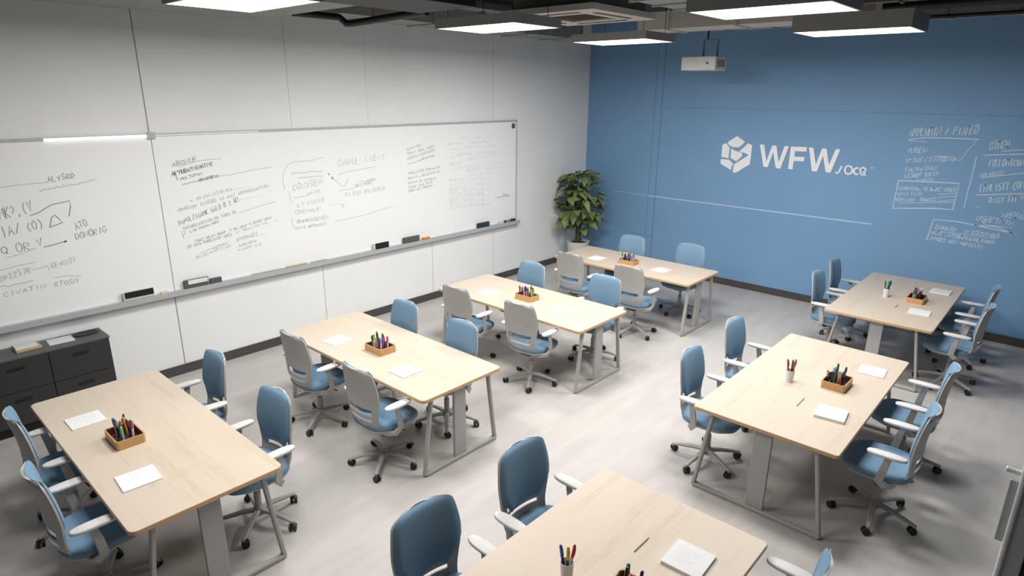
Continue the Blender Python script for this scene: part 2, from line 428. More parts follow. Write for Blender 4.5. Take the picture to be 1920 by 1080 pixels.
# writing and logo outlines, in metres on their wall: text rows are (text, start, end, letter height, weight)
LT=[('ALYSRD',1.49,2.28,1.72,2.31,0.053,2),('~m',1.41,2.2,1.88,2.26,0.029,1),('MK?,(V',1.08,1.98,1.34,2.03,0.109,2),('IA/',1.06,1.81,1.22,1.84,0.093,2),('(O)',1.26,1.84,1.39,1.87,0.089,2),('Q',1.03,1.67,1.09,1.68,0.07,2),('OR',1.14,1.67,1.26,1.68,0.083,2),('V',1.31,1.69,1.36,1.7,0.072,2),('ATO',1.64,1.8,1.75,1.84,0.068,2),('DONORIG',1.62,1.71,1.9,1.74,0.062,2),('2P2257R',0.97,1.42,1.22,1.46,0.053,1),('LREVENTY',1.35,1.46,1.59,1.49,0.049,0),('~w',0.96,1.36,1.22,1.37,0.026,1),('CIVATIN',0.97,1.27,1.31,1.29,0.042,1),('RTOSM',1.37,1.28,1.57,1.28,0.044,1),('ABONUE',2.61,2.34,2.88,2.38,0.051,2),('AR"HUBANVIEMATIVE',2.59,2.24,3.04,2.32,0.047,3),('MULTCPAN',2.67,2.19,2.91,2.23,0.032,2),('~wHOTH-REPORTING',2.68,2.13,3.08,2.19,0.032,2),('A. DO ESM LATION FLE',2.74,1.95,3.22,2.03,0.031,0),('-HYREOM INVERD AS DAY APPERCHATION',2.58,1.85,3.66,2.02,0.037,1),('PAPULZIGAHK GALO B 2 WV',2.59,1.71,3.28,1.89,0.053,2),('PUTABECAUNTION DO TIMES OU',2.63,1.65,3.23,1.76,0.036,1),('L-ME PROVEN WORD',2.69,1.61,3.02,1.68,0.026,1),('P',2.61,1.57,2.66,1.58,0.071,1),('-THAT MELDI-BARP  F BA MEAN O MATER UMAN',2.71,1.49,3.65,1.64,0.029,1),('MY REALTHARLENCE UDES',2.64,1.44,3.15,1.51,0.034,1),('IN MEANING WIL',3.19,1.52,3.61,1.59,0.028,0),('~mREPERM',2.77,1.36,3.09,1.42,0.025,0),('BLUENCAPTIAM',2.72,1.31,3.12,1.38,0.032,0),('ONVERAGES',3.19,1.43,3.46,1.46,0.041,1),('SUBCORDE',3.21,1.36,3.44,1.39,0.026,0),('PINOTE O R',3.2,1.31,3.49,1.34,0.026,0),('~m',3.96,2.15,4.4,2.14,0.022,1),('~w',4.04,2.09,4.4,2.08,0.014,1),('CONYSEM',3.96,1.94,4.38,1.99,0.077,1),('~mAUTION',3.96,1.83,4.34,1.89,0.031,0),('JLY SIGNLB',3.98,1.72,4.39,1.77,0.052,0),('CREMALK',3.96,1.65,4.32,1.65,0.047,1),('BHHRAGEMON',3.98,1.53,4.42,1.53,0.047,1),('-GIO BROCONT',3.95,1.46,4.39,1.45,0.034,1),('OAPUL',4.62,2.19,4.98,2.19,0.085,0),('(IBIT',5.03,2.22,5.38,2.21,0.083,0),('WELLYPORN',4.86,1.9,5.14,1.91,0.035,1),('~mAMORE',4.93,1.95,5.2,1.95,0.031,0),('TU EUM BALOURER',4.69,1.79,5.36,1.81,0.049,0),('Y',4.63,1.65,4.68,1.65,0.05,1),('MEANVITEM',5.75,2.32,6.03,2.37,0.029,1),('TEALT  MEAL APERY',5.76,2.26,6.28,2.34,0.032,1),('AMERILLINGENWARES',5.76,2.19,6.3,2.29,0.032,1),('~wLANDING PLACE',5.76,2.12,6.28,2.21,0.032,1),('IMEALATTER FORMALION',5.76,1.98,6.38,2.03,0.035,1),('GENNIG A ORIDEVEND EA',5.76,1.91,6.37,1.97,0.032,1),('OWNING UP CONTMENT',5.76,1.85,6.29,1.87,0.03,1),('FIERCE ALER METER',5.76,1.78,6.22,1.82,0.03,1),('JARES ELK WOREMEN',5.75,1.73,6.22,1.77,0.03,1),('~mATTILEA A',7.58,1.43,7.94,1.43,0.052,2),('MEDIALIN',6.75,2.43,7.5,2.43,0.031,-1),('BARE MANUAL',6.55,2.36,7.45,2.35,0.03,-1),('~mLIVE',6.55,2.28,7.1,2.29,0.031,-1),('BARE MANUAL',6.74,2.19,7.67,2.18,0.031,-1),('MEDIALIN',6.94,2.1,7.24,2.12,0.032,-1),('BARE MANUAL',6.57,2.05,6.85,2.07,0.031,-1),('BARE MANUAL',6.93,1.94,7.72,1.92,0.032,-1),('~mLIVE',6.93,1.86,7.52,1.85,0.032,-1),('BARE MANUAL',6.56,1.82,7.47,1.77,0.031,-1),('~mLIVE',6.56,1.74,6.84,1.75,0.032,-1),('ERVANTIC LOME',6.56,1.69,7.33,1.69,0.032,-1),('BARE MANUAL',6.55,1.66,7.11,1.64,0.032,-1),('ERVANTIC LOME',6.55,1.61,7.33,1.6,0.032,-1),('~wTEND OVER',6.55,1.58,7.3,1.54,0.032,-1),('ERVANTIC LOME',6.55,1.53,7.33,1.52,0.032,-1),('BARE MANUAL',6.55,1.5,7.11,1.47,0.032,-1),('ERVANTIC LOME',6.55,1.45,7.33,1.43,0.032,-1),('~wTEND OVER',6.55,1.42,7.47,1.35,0.032,-1),('ERVANTIC LOME',6.55,1.37,7.33,1.35,0.032,-1)]
LP=[(((1.13,2.27),(1.32,2.28),(1.49,2.28)),1),(((1.3,1.99),(1.37,2.01),(1.48,2.07),(1.63,2.09),(1.63,2.04),(1.6,1.94)),2),(((1.43,1.86),(1.46,1.95),(1.49,1.97),(1.51,1.94),(1.54,1.89),(1.43,1.86)),2),(((1.05,1.63),(1.13,1.64),(1.29,1.68)),1),(((1.35,1.68),(1.44,1.69),(1.54,1.71)),2),(((1.52,1.7),(1.54,1.71),(1.53,1.71)),5),(((0.99,1.52),(1.11,1.54),(1.26,1.55)),1),(((1.38,1.37),(1.48,1.37),(1.6,1.34)),0),(((1.22,1.48),(1.31,1.49),(1.35,1.5)),0),(((2.67,2.33),(2.88,2.38),(3.13,2.39)),1),(((3.08,2.2),(3.21,2.2),(3.45,2.23),(3.73,2.25)),0),(((3.27,1.76),(3.49,1.8),(3.73,1.84)),1),(((2.62,2.28),(2.64,2.19)),2),(((3.14,2.02),(3.32,2.04),(3.45,2.04)),-1),(((3.21,1.89),(3.33,1.91),(3.61,1.93)),-1),(((3.46,1.46),(3.56,1.47)),-1),(((3.69,1.61),(3.73,1.6)),1),(((3.86,1.96),(3.84,2.05),(3.86,2.19),(3.94,2.27),(4.03,2.29),(4.26,2.29),(4.41,2.32)),0),(((3.91,1.94),(3.91,1.85),(3.94,1.79)),0),(((3.91,1.61),(3.92,1.51),(3.97,1.45)),0),(((4.47,2.11),(4.49,2.09),(4.48,2.09)),4),(((4.52,2.06),(4.53,2.04),(4.52,2.04)),7),(((4.53,2.04),(4.62,1.97),(4.69,1.92),(4.77,2.02)),0),(((4.61,2.08),(4.79,2.11),(5.22,2.14)),0),(((4.61,1.87),(4.82,1.88),(4.9,1.9)),0),(((4.47,1.7),(4.63,1.71)),-1),(((4.52,1.48),(4.74,1.49),(4.97,1.5),(5.21,1.53),(5.47,1.57)),0),(((7.26,2.15),(7.4,2.11),(7.55,2.17),(7.64,2.2),(7.77,2.16)),-1),(((6.59,2.17),(6.83,2.2)),-1),(((6.59,1.99),(6.98,2.01),(7.72,2.01)),-1),(((7.12,2.3),(7.59,2.3)),-1)]
BT=[('APPLUMTN./ PTAMED',-1.91,2.6,-1.14,2.66,0.118,3),('FLUSEIN',-1.88,2.38,-1.66,2.4,0.068,2),('U-SHIT FAVORIUM',-1.88,2.25,-1.29,2.32,0.069,2),('FALVMATHIN',-1.87,2.13,-1.5,2.18,0.055,2),('LESOUV OTLEV',-1.86,2.04,-1.47,2.11,0.059,2),('ANREFL',-1.72,2.01,-1.5,2.04,0.034,1),('AEVOTIENEM IS SMUTK ACCES',-1.91,1.87,-1.25,1.92,0.049,2),('STVILITISE',-1.91,1.79,-1.61,1.83,0.042,1),('PERVAMEN  ROUTER',-1.93,1.71,-1.44,1.77,0.046,2),('BTMEW',-0.99,2.48,-0.79,2.52,0.095,3),('TYLLOMICON',-0.97,2.27,-0.61,2.31,0.088,3),('ARMOCCE',-1.03,2.13,-0.78,2.19,0.045,2),('EMVLISTY CON',-0.99,1.94,-0.55,2.03,0.098,3),('DASY EM V',-0.87,1.81,-0.52,1.88,0.078,3),('MREWIG',-0.7,1.65,-0.48,1.65,0.073,2),('COMR IT II',-0.93,1.56,-0.59,1.56,0.063,2),('ELUREMEN   IN EXECUTIONS',-1.39,1.4,-0.68,1.38,0.049,2),('IHER AITRUM/CANALTUSUT',-1.43,1.32,-0.7,1.29,0.052,2),('INVOER GAN WUPICTIN',-1.43,1.24,-0.83,1.21,0.053,2)]
BP=[(((-1.91,2.55),(-1.73,2.59),(-1.51,2.6),(-1.12,2.6)),3),(((-1.9,2.54),(-1.69,2.54)),1),(((-1.14,2.59),(-1.2,2.49),(-1.27,2.33)),1),(((-1.68,2.32),(-1.54,2.36),(-1.34,2.37),(-1.28,2.32)),1),(((-1.93,2.0),(-1.23,2.03),(-1.24,1.68),(-1.45,1.67),(-1.94,1.61),(-1.93,2.0)),4),(((-1.44,1.86),(-1.24,1.9)),1),(((-1.43,1.82),(-1.24,1.86)),1),(((-1.42,1.77),(-1.24,1.81)),1),(((-1.88,1.69),(-1.25,1.78)),1),(((-1.11,2.39),(-1.11,2.15),(-1.12,1.9),(-1.12,1.71)),2),(((-0.86,2.47),(-0.65,2.5)),2),(((-1.03,2.41),(-0.64,2.45)),3),(((-1.02,2.12),(-0.81,2.17),(-0.59,2.22)),2),(((-1.02,1.9),(-0.54,1.97)),3),(((-1.0,1.75),(-0.95,1.75)),1),(((-1.46,1.23),(-1.43,1.52),(-1.16,1.53),(-0.52,1.46)),3),(((-0.97,1.51),(-0.74,1.52),(-0.52,1.45)),2),(((-0.96,1.61),(-0.9,1.64),(-0.63,1.62),(-0.56,1.58),(-0.58,1.53),(-0.83,1.53),(-0.96,1.58),(-0.96,1.61)),1),(((-1.38,1.37),(-1.15,1.37),(-0.71,1.37)),1)]
LOGO=[((-4.297,2.483),(-4.163,2.404),(-4.184,2.367),(-4.231,2.326),(-4.27,2.306),(-4.347,2.305),(-4.406,2.323),(-4.444,2.37),(-4.425,2.395)),((-4.466,2.362),(-4.439,2.328),(-4.402,2.292),(-4.404,2.124),(-4.527,2.137),(-4.531,2.337)),((-4.109,2.382),(-4.039,2.356),(-4.037,2.193),(-4.04,2.055),(-4.26,1.899),(-4.308,1.913),(-4.3,2.01),(-4.293,2.039),(-4.077,2.197),(-4.13,2.221),(-4.206,2.24),(-4.236,2.246),(-4.21,2.272),(-4.157,2.324)),((-4.374,2.285),(-4.303,2.247),(-4.235,2.238),(-4.189,2.227),(-4.18,2.175),(-4.269,2.084),(-4.369,2.134)),((-4.532,2.1),(-4.398,2.103),(-4.308,2.038),(-4.334,2.0),(-4.342,1.939),(-4.53,2.028))]
WF=[((-3.917,2.372),(-3.85,2.375),(-3.782,2.121),(-3.722,2.37),(-3.659,2.372),(-3.593,2.122),(-3.535,2.373),(-3.471,2.373),(-3.553,2.026),(-3.625,2.033),(-3.695,2.274),(-3.75,2.034),(-3.82,2.035)),((-3.439,2.371),(-3.205,2.376),(-3.205,2.309),(-3.369,2.306),(-3.368,2.224),(-3.217,2.229),(-3.221,2.164),(-3.37,2.159),(-3.368,2.033),(-3.438,2.033)),((-3.176,2.374),(-3.111,2.372),(-3.044,2.129),(-2.989,2.372),(-2.927,2.371),(-2.86,2.14),(-2.8,2.374),(-2.737,2.373),(-2.822,2.03),(-2.889,2.032),(-2.961,2.266),(-3.015,2.031),(-3.086,2.03))]
SM=[(((-2.756,2.051),(-2.737,2.027),(-2.715,2.042),(-2.685,2.141)),0.022),(((-2.599,2.152),(-2.631,2.126),(-2.637,2.081),(-2.618,2.04),(-2.58,2.028),(-2.544,2.05),(-2.534,2.093),(-2.555,2.135),(-2.599,2.152)),0.025),(((-2.456,2.122),(-2.489,2.128),(-2.514,2.1),(-2.513,2.062),(-2.486,2.037),(-2.451,2.04)),0.025),(((-2.422,2.042),(-2.434,2.117),(-2.419,2.133),(-2.385,2.136),(-2.365,2.117),(-2.369,2.085),(-2.398,2.07),(-2.374,2.066),(-2.35,2.039),(-2.41,2.038)),0.022),(((-2.311,2.152),(-2.296,2.154),(-2.304,2.153),(-2.3,2.131)),0.007),(((-2.287,2.132),(-2.29,2.154),(-2.279,2.143),(-2.272,2.156),(-2.269,2.134)),0.007)]

# ---------------------------------------------------------------- room shell
WX, WY, RX, RY, CH = -7.25, 10.15, 1.05, -1.7, 4.32
def shell(name, c, s, mat):
    bm = bmesh.new(); box(bm, c, s)
    return tag(obj(name, bm, mat), kind='structure')
shell('floor', ((WX + RX) / 2, (WY + RY) / 2, -0.05), (RX - WX + .4, WY - RY + .4, .1), M['floor'])
shell('ceiling', ((WX + RX) / 2, (WY + RY) / 2, CH + .05), (RX - WX + .4, WY - RY + .4, .1), M['ceiling'])
shell('wall_left', (WX - .06, (WY + RY) / 2, CH / 2), (.12, WY - RY, CH), M['left_wall'])
wall_back = shell('wall_back', ((WX + RX) / 2, WY + .06, CH / 2), (RX - WX + .24, .12, CH), M['blue_wall'])
shell('wall_right', (RX + .06, (WY + RY) / 2, CH / 2), (.12, WY - RY, CH), M['grey_wall'])
shell('wall_front', ((WX + RX) / 2, RY - .06, CH / 2), (RX - WX + .24, .12, CH), M['grey_wall'])
shell('baseboard_left', (WX + .008, (WY + RY) / 2, .055), (.016, WY - RY, .11), M['skirting'])
shell('baseboard_back', ((WX + RX) / 2, WY - .008, .055), (RX - WX - .034, .016, .11), M['skirting'])
shell('baseboard_right', (RX - .008, (WY + RY) / 2 + 1.2, .055), (.016, WY - RY - 2.4, .11), M['skirting'])

# painted line and chalk writing on the blue wall
def on_back(u, v): return Vector((u, WY - .0015, v))
bm = bmesh.new(); box(bm, (-4.0, WY - .0015, 1.35), (3.66, .003, .016)); box(bm, (-6.2, WY - .001, 1.358), (.74, .002, .006))
tag(obj('painted_line', bm, M['chalk'], wall_back), 'thin white line painted across the blue wall')
rng = random.Random(11)
# raised logo
logo = tag(empty('wall_logo', (-3.4, WY, 2.15)), 'white hexagon emblem with WFW lettering on the blue wall', 'logo')
def raised(name, polys, depth, strokes=()):
    bm = bmesh.new()
    for pl in polys:
        a = [bm.verts.new((x + 3.4, -depth, z - 2.15)) for x, z in pl]
        b = [bm.verts.new((x + 3.4, -.0005, z - 2.15)) for x, z in pl]
        n = len(pl)
        bm.faces.new(a); bm.faces.new(b[::-1])
        for i in range(n): bm.faces.new((a[i], b[i], b[(i + 1) % n], a[(i + 1) % n]))
    for pts, w_ in strokes: ribbon(bm, pts, w_, lambda u, v: Vector((u + 3.4, -.004, v - 2.15)))
    return obj(name, bm, M['logo_white'], logo)
raised('hexagon_emblem', LOGO, .012)
raised('lettering', WF, .012)
raised('small_lettering', [], .01, SM)

# ---------------------------------------------------------------- whiteboard
wb = tag(empty('whiteboard', (WX, 3.4, 1.0)), 'long white magnetic board covered in faint marker notes on the left wall', 'whiteboard')
def W(bm, y0, y1, z0, z1, x0, x1, bev=0): box(bm, ((x0 + x1) / 2, (y0 + y1) / 2 - 3.4, (z0 + z1) / 2 - 1.0), (x1 - x0, y1 - y0, z1 - z0), bev)
bm = bmesh.new(); W(bm, -1.2, 2.437, 1.0, 2.66, .001, .03); obj('board_panel', bm, M['whiteboard'], wb)
bm = bmesh.new(); W(bm, 2.443, 8.08, 1.0, 2.66, .001, .03); obj('board_panel', bm, M['whiteboard'], wb)
bm = bmesh.new(); W(bm, 2.4375, 2.4425, 1.0, 2.66, .001, .0285); tag(obj('panel_joint', bm, M['dark_metal'], wb), 'dark seam between the two panels')
bm = bmesh.new()
W(bm, -1.2, 8.10, 2.655, 2.685, .001, .036, .004)
obj('top_rail', bm, M['alu'], wb)
bm = bmesh.new(); W(bm, 8.075, 8.10, 1.0, 2.68, .001, .036, .004); obj('side_rail', bm, M['alu'], wb)
bm = bmesh.new(); W(bm, -1.22, -1.195, 1.0, 2.68, .001, .036, .004); obj('side_rail', bm, M['alu'], wb)
bm = bmesh.new(); W(bm, 1.52, 2.42, 2.650, 2.680, .037, .048, .002)  # highlight on the top rail, put in as a faintly emissive strip
ls, _nt, _b = new_mat('rail_highlight_glow')
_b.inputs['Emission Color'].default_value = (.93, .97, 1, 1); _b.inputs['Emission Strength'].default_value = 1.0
tag(obj('rail_highlight', bm, ls, wb), 'glowing white highlight painted along the top rail')
bm = bmesh.new(); W(bm, 2.47, 3.6, 2.660, 2.676, .037, .041, .001)  # weaker end of the rail highlight, put in as white colour
tag(obj('rail_highlight_end', bm, M['bright_alu'], wb), 'thin white strip of painted highlight')
bm = bmesh.new(); W(bm, 2.40, 2.48, 2.635, 2.70, .03, .06, .006); obj('rail_clamp', bm, M['alu'], wb)
bm = bmesh.new(); W(bm, 7.97, 8.05, 2.55, 2.63, .030, .0315); tag(obj('corner_sticker', bm, M['felt_grey'], wb), 'small grey square sticker')
bm = bmesh.new()
sweep(bm, [(0.0, -1.25 - 3.4, 0), (0.0, 8.13 - 3.4, 0)], [(-.002, -.055), (-.095, -.055), (-.10, -.05), (-.10, .006), (-.094, .006), (-.090, 0), (-.002, 0)])
tr = obj('marker_tray', bm, M['alu'], wb)
tr.data.update()
xs = [v.co.x for v in tr.data.vertices]
if min(xs) < -.01:
    for v in tr.data.vertices: v.co.x = -v.co.x
    tr.data.flip_normals()
def on_board(u, v): return Vector((.0312, u - 3.4, v - 1.0))
def notes(name, texts, lines, place, parent, mats, label, tw, lw):
    """one block of notes; the pressure of the pen picks the ink"""
    b = bmesh.new()
    def layer(w, fn):
        k = len(b.faces); fn(); b.faces.ensure_lookup_table()
        m_ = 0 if w >= 2 else 1 if w >= 0 else 2
        for f in b.faces[k:]: f.material_index = min(m_, len(mats) - 1)
    for t_ in texts: layer(t_[6], lambda: write(b, t_[0], t_[1], t_[2], t_[3], t_[4], t_[5], tw(t_[6]), place, rng))
    for pts, w_ in lines: layer(w_, lambda: ribbon(b, pts, lw(w_), place))
    o = obj(name, b, mats[0], parent)
    for m_ in mats[1:]: o.data.materials.append(m_)
    return tag(o, label)
INKS = [M['ink'], M['ink_faint'], M['ink_ghost']]
for y0, y1, lb in ((-2, 2.44, 'large grey notes left of the seam'), (2.44, 4.05, 'dense grey notes right of the seam'), (4.05, 4.72, 'faint list inside a rounded outline'), (4.72, 5.72, 'faint notes with a tick mark'),
                   (5.72, 6.55, 'two small blocks of grey lines'), (6.55, 9, 'nearly wiped off notes at the right end')):
    notes('handwriting', [t_ for t_ in LT if y0 <= t_[1] < y1], [q for q in LP if y0 <= q[0][0][0] < y1], on_board, wb, INKS, lb, lambda w: {3: .0075, 2: .0055, 1: .0055, 0: .0045, -1: .0045}[w], lambda w: .0042 + .0028 * max(0, w - 1))

# things on the tray
def eraser(y0, y1, h, label, felt, case, x=.066, th=.026, face=(0, 1, 0, 1)):
    r = tag(empty('board_eraser', (WX + x, (y0 + y1) / 2, 1.0012)), label, 'board eraser', 'erasers on the board tray')
    w = y1 - y0
    b = bmesh.new(); box(b, (-.004, 0, h / 2), (th, w, h), .005); obj('case', b, M[case], r)
    a0, a1, c0, c1 = face
    b = bmesh.new(); box(b, (th / 2 - .002, w * ((a0 + a1) / 2 - .5), h * (c0 + c1) / 2), (.012, w * (a1 - a0), h * (c1 - c0)), .003); obj('felt_pad', b, M[felt], r)
    return r
eraser(1.92, 2.22, .095, 'black felt eraser in a white case, nearest the cabinet', 'felt', 'projector', face=(.06, .98, .3, .97))
e2 = eraser(2.53, 2.80, .095, 'grey eraser case with white panel, just right of the board seam', 'paper', 'felt_grey', face=(.16, .96, .45, .95))
b = bmesh.new(); box(b, (0, 0, .03), (.035, .13, .06), .005)
o = obj('eraser_block', b, M['felt_grey']); o.location = (WX + .066, 2.88, 1.0012); tag(o, 'short grey block beside the white-panelled eraser', 'eraser block')
eraser(5.07, 5.33, .085, 'black felt eraser with white end, left of the other grey eraser', 'felt', 'projector', face=(.12, 1, .04, 1))
eraser(5.60, 5.90, .085, 'dark grey eraser beside the orange markers', 'felt_grey', 'felt_grey', face=(.02, .96, .04, .98))
eraser(7.12, 7.39, .08, 'dark teal eraser near the right end of the board tray', 'felt_teal', 'felt_teal', face=(.1, .98, .06, .98))
def lying(name, y0, y1, r_, mat, label, cat, x=.07, square=False):
    b = bmesh.new()
    w = y1 - y0
    if square: box(b, (0, 0, r_), (r_ * 2, w, r_ * 2), .003)
    else:
        cyl(b, (0, -w / 2, r_), (0, w / 2 - .03, r_), r_, n=12); cyl(b, (0, w / 2 - .03, r_), (0, w / 2, r_), r_ * .7, n=12)
    o = obj(name, b, mat, smooth=not square); o.location = (WX + x, (y0 + y1) / 2, 1.0012)
    return tag(o, label, cat)
M['cream'] = plain('cream_plastic', (226, 218, 190), .5)
M['yellowish'] = plain('pale_yellow_plastic', (196, 190, 140), .5)
M['orange'] = plain('orange_plastic', (232, 140, 70), .5)
M['olive'] = plain('olive_plastic', (120, 122, 60), .5)
lying('chalk_stub', 2.28, 2.36, .014, M['cream'], 'small cream stub beside the first black eraser', 'stub', square=True)
lying('pointer_stick', 3.30, 3.70, .009, M['alu'], 'long grey stick lying on the board tray', 'pointer')
lying('marker_pen', 3.74, 4.04, .012, M['yellowish'], 'pale yellow marker lying on the board tray', 'marker')
lying('marker_pen', 4.10, 4.33, .010, M['alu'], 'grey marker lying right of the pale yellow marker on the tray', 'marker')
lying('marker_pen', 5.96, 6.10, .018, M['orange'], 'thick orange marker lying on the board tray', 'marker', x=.075)
lying('marker_pen', 5.97, 6.11, .013, M['orange'], 'slim orange marker behind the thick orange marker on the tray', 'marker', x=.045)
lying('marker_pen', 7.44, 7.58, .012, M['bright_alu'], 'white marker beside the dark teal eraser on the tray', 'marker')
lying('magnet', 7.62, 7.68, .018, M['cream'], 'cream block magnet near the right end of the tray', 'magnet', square=True)
lying('magnet', 7.77, 7.80, .02, M['charcoal'], 'small dark block standing between cream and olive blocks on the tray', 'magnet', square=True)
lying('magnet', 7.86, 7.91, .018, M['olive'], 'olive yellow block near the right end of the tray', 'magnet', square=True)
lying('magnet', 7.93, 8.02, .022, M['charcoal'], 'black block at the very right end of the tray', 'magnet', square=True)

for x0, x1, z0, z1, lb in ((-3, -.93, 1.64, 9, 'white headed list with a boxed note'), (-.93, 3, 1.5, 9, 'white headings and underlines at the right end'), (-3, -.93, 0, 1.64, 'tilted boxed note in white'), (-.93, 3, 0, 1.5, 'tilted white note')):
    tt = [t_ for t_ in BT if x0 <= t_[1] < x1 and z0 <= t_[2] < z1]; ll = [q for q in BP if x0 <= q[0][0][0] < x1 and z0 <= q[0][0][1] < z1]
    if tt or ll: notes('chalk_writing', tt, ll, on_back, wall_back, [M['chalk']], lb, lambda w: .006 + .002 * w, lambda w: .005 + .0028 * w)

# ---------------------------------------------------------------- drawer cabinet
CX0, CX1, CY0, CY1, CZ = -7.232, -6.90, .12, 1.66, .775
cab = tag(empty('drawer_cabinet', ((CX0 + CX1) / 2, (CY0 + CY1) / 2, 0)), 'low charcoal drawer cabinet against the white wall below the board', 'cabinet')
ox, oy = (CX0 + CX1) / 2, (CY0 + CY1) / 2
def CB(name, y0, y1, z0, z1, x0, x1, mat, bev=.002, parent=cab):
    b = bmesh.new(); box(b, ((x0 + x1) / 2 - ox, (y0 + y1) / 2 - oy, (z0 + z1) / 2), (x1 - x0, y1 - y0, z1 - z0), bev)
    return obj(name, b, mat, parent)
CB('carcass', CY0, CY1, .10, CZ - .022, CX0, CX1 - .024, M['cabinet'])
CB('plinth', CY0 + .03, CY1 - .03, 0, .10, CX0 + .02, CX1 - .06, M['black'])
CB('cabinet_top', CY0 - .005, CY1 + .005, CZ - .022, CZ, CX0, CX1 + .004, M['cabinet_top'], .003)
for k in range(3):
    y1 = CY1 - k * .512 - .003; y0 = y1 - .506
    for z0, z1 in ((.112, .437), (.443, .748)):
        d = CB('drawer', y0, y1, z0, z1, CX1 - .023, CX1, M['cabinet'])
        CB('drawer_handle', (y0 + y1) / 2 - .065, (y0 + y1) / 2 + .065, z1 - .085, z1 - .068, CX1 + .0005, CX1 + .014, M['black'], .002, d)
def flat(name, x, y, z, sx, sy, sz, rz, mat, label, cat, bev=.001, group=None):
    b = bmesh.new(); box(b, (0, 0, sz / 2), (sx, sy, sz), bev)
    o = obj(name, b, mat); o.location = (x, y, z); o.rotation_euler = (0, 0, rz)
    return tag(o, label, cat, group)
M['tan_cover'] = plain('tan_card_cover', (206, 178, 144), .7)
flat('notebook', -7.10, 1.03, CZ, .17, .20, .022, .06, M['tan_cover'], 'tan notebook at the bottom of the pile on the cabinet', 'notebook')
nb = flat('notebook', -7.11, 1.02, CZ + .022, .15, .17, .016, .02, M['paper'], 'white notebook topmost of the pile on the cabinet', 'notebook')
flat('paper_sheet', -7.09, 1.30, CZ, .18, .21, .006, -.05, M['paper'], 'white paper pad lying on the charcoal cabinet', 'paper')
b = bmesh.new(); loft(b, [ring((0, 0), .05, .09, 0, 24), ring((0, 0), .07, .12, .012, 24), ring((0, 0), .062, .112, .012, 24), ring((0, 0), .045, .085, .004, 24)])
o = obj('dish', b, M['cabinet'], smooth=True); o.location = (-7.12, 1.52, CZ); tag(o, 'shallow dark oval dish on the cabinet right end', 'dish')

# ---------------------------------------------------------------- tables
TL, TW, TH = 2.24, .93, .74
def make_table(L_=TL, W_=TW, rc=.045):
    r = empty('work_table')
    b = bmesh.new()
    slab(b, rounded_rect(L_, W_, rc), TH - .03, TH, .0025)
    b.normal_update()
    t = obj('tabletop', b, M['table_top'], r, smooth=True, angle=30, mat2=M['table_edge'])
    for p_ in t.data.polygons:
        if p_.normal.z < .9: p_.material_index = 1
    for s in (-1, 1):
        xe = s * (L_ / 2 - .055)
        b = bmesh.new(); sweep(b, [(xe, -.425 * W_ / .93, .018), (xe, .425 * W_ / .93, .018)], rect(.045, .03, .004)); obj('floor_rail', b, M['table_metal'], r)
        for q in (-1, 1):
            b = bmesh.new(); sweep(b, [(xe, q * .425 * W_ / .93, .016), (xe, q * .335 * W_ / .93, TH - .032)], rect(.028, .040, .005), up=Vector((1, 0, 0)))
            obj('leg', b, M['table_metal'], r)
        b = bmesh.new(); box(b, (xe - s * .01, -.01, (TH - .03 + .03) / 2), (.03, .135, TH - .064), .004); obj('centre_panel', b, M['table_metal'], r)
        b = bmesh.new(); box(b, (xe, 0, TH - .04), (.04, .70, .018), .003); obj('top_rail', b, M['table_metal'], r)
    b = bmesh.new(); box(b, (0, -.01, TH - .065), (L_ - .2, .06, .05), .004); obj('support_beam', b, M['table_metal'], r)
    b = bmesh.new(); box(b, (0, -.12, TH - .10), (L_ * .6, .14, .05), .006); obj('cable_tray', b, M['dark_metal'], r)
    return r
TABLES = dict(
 A=(-4.69, 1.24, 0, 'pale wooden work table in front of the charcoal cabinet'),
 B=(-4.71, 3.39, 0, 'pale wooden work table, second from the cabinet along the whiteboard'),
 C=(-4.71, 5.51, 0, 'pale wooden work table, third from the cabinet along the whiteboard'),
 D=(-4.68, 7.85, 0, 'pale wooden work table beside the potted plant'),
 E=(-1.42, 5.46, PI / 2, 'pale wooden work table, middle one of the right-hand row'),
 F=(-1.42, 8.73, PI / 2, 'pale wooden work table near the chalked blue wall on the right'),
 G=(-1.44, 2.06, PI / 2, 'pale wooden work table cut off by the bottom edge of the picture'))
TN = dict(A='table by the cabinet', B='second table from the cabinet', C='third table from the cabinet', D='table beside the plant', E='middle right table', F='far right table', G='bottom edge table')
tA = make_table(); tE = make_table(2.19, 1.09, .024)
for k, (x, y, rz, lb) in TABLES.items():
    o = tA if k == 'A' else tE if k == 'E' else dup(tE if k in 'FG' else tA)
    o.location = (x, y, 0); o.rotation_euler = (0, 0, rz)
    tag(o, lb, 'table', 'work tables')

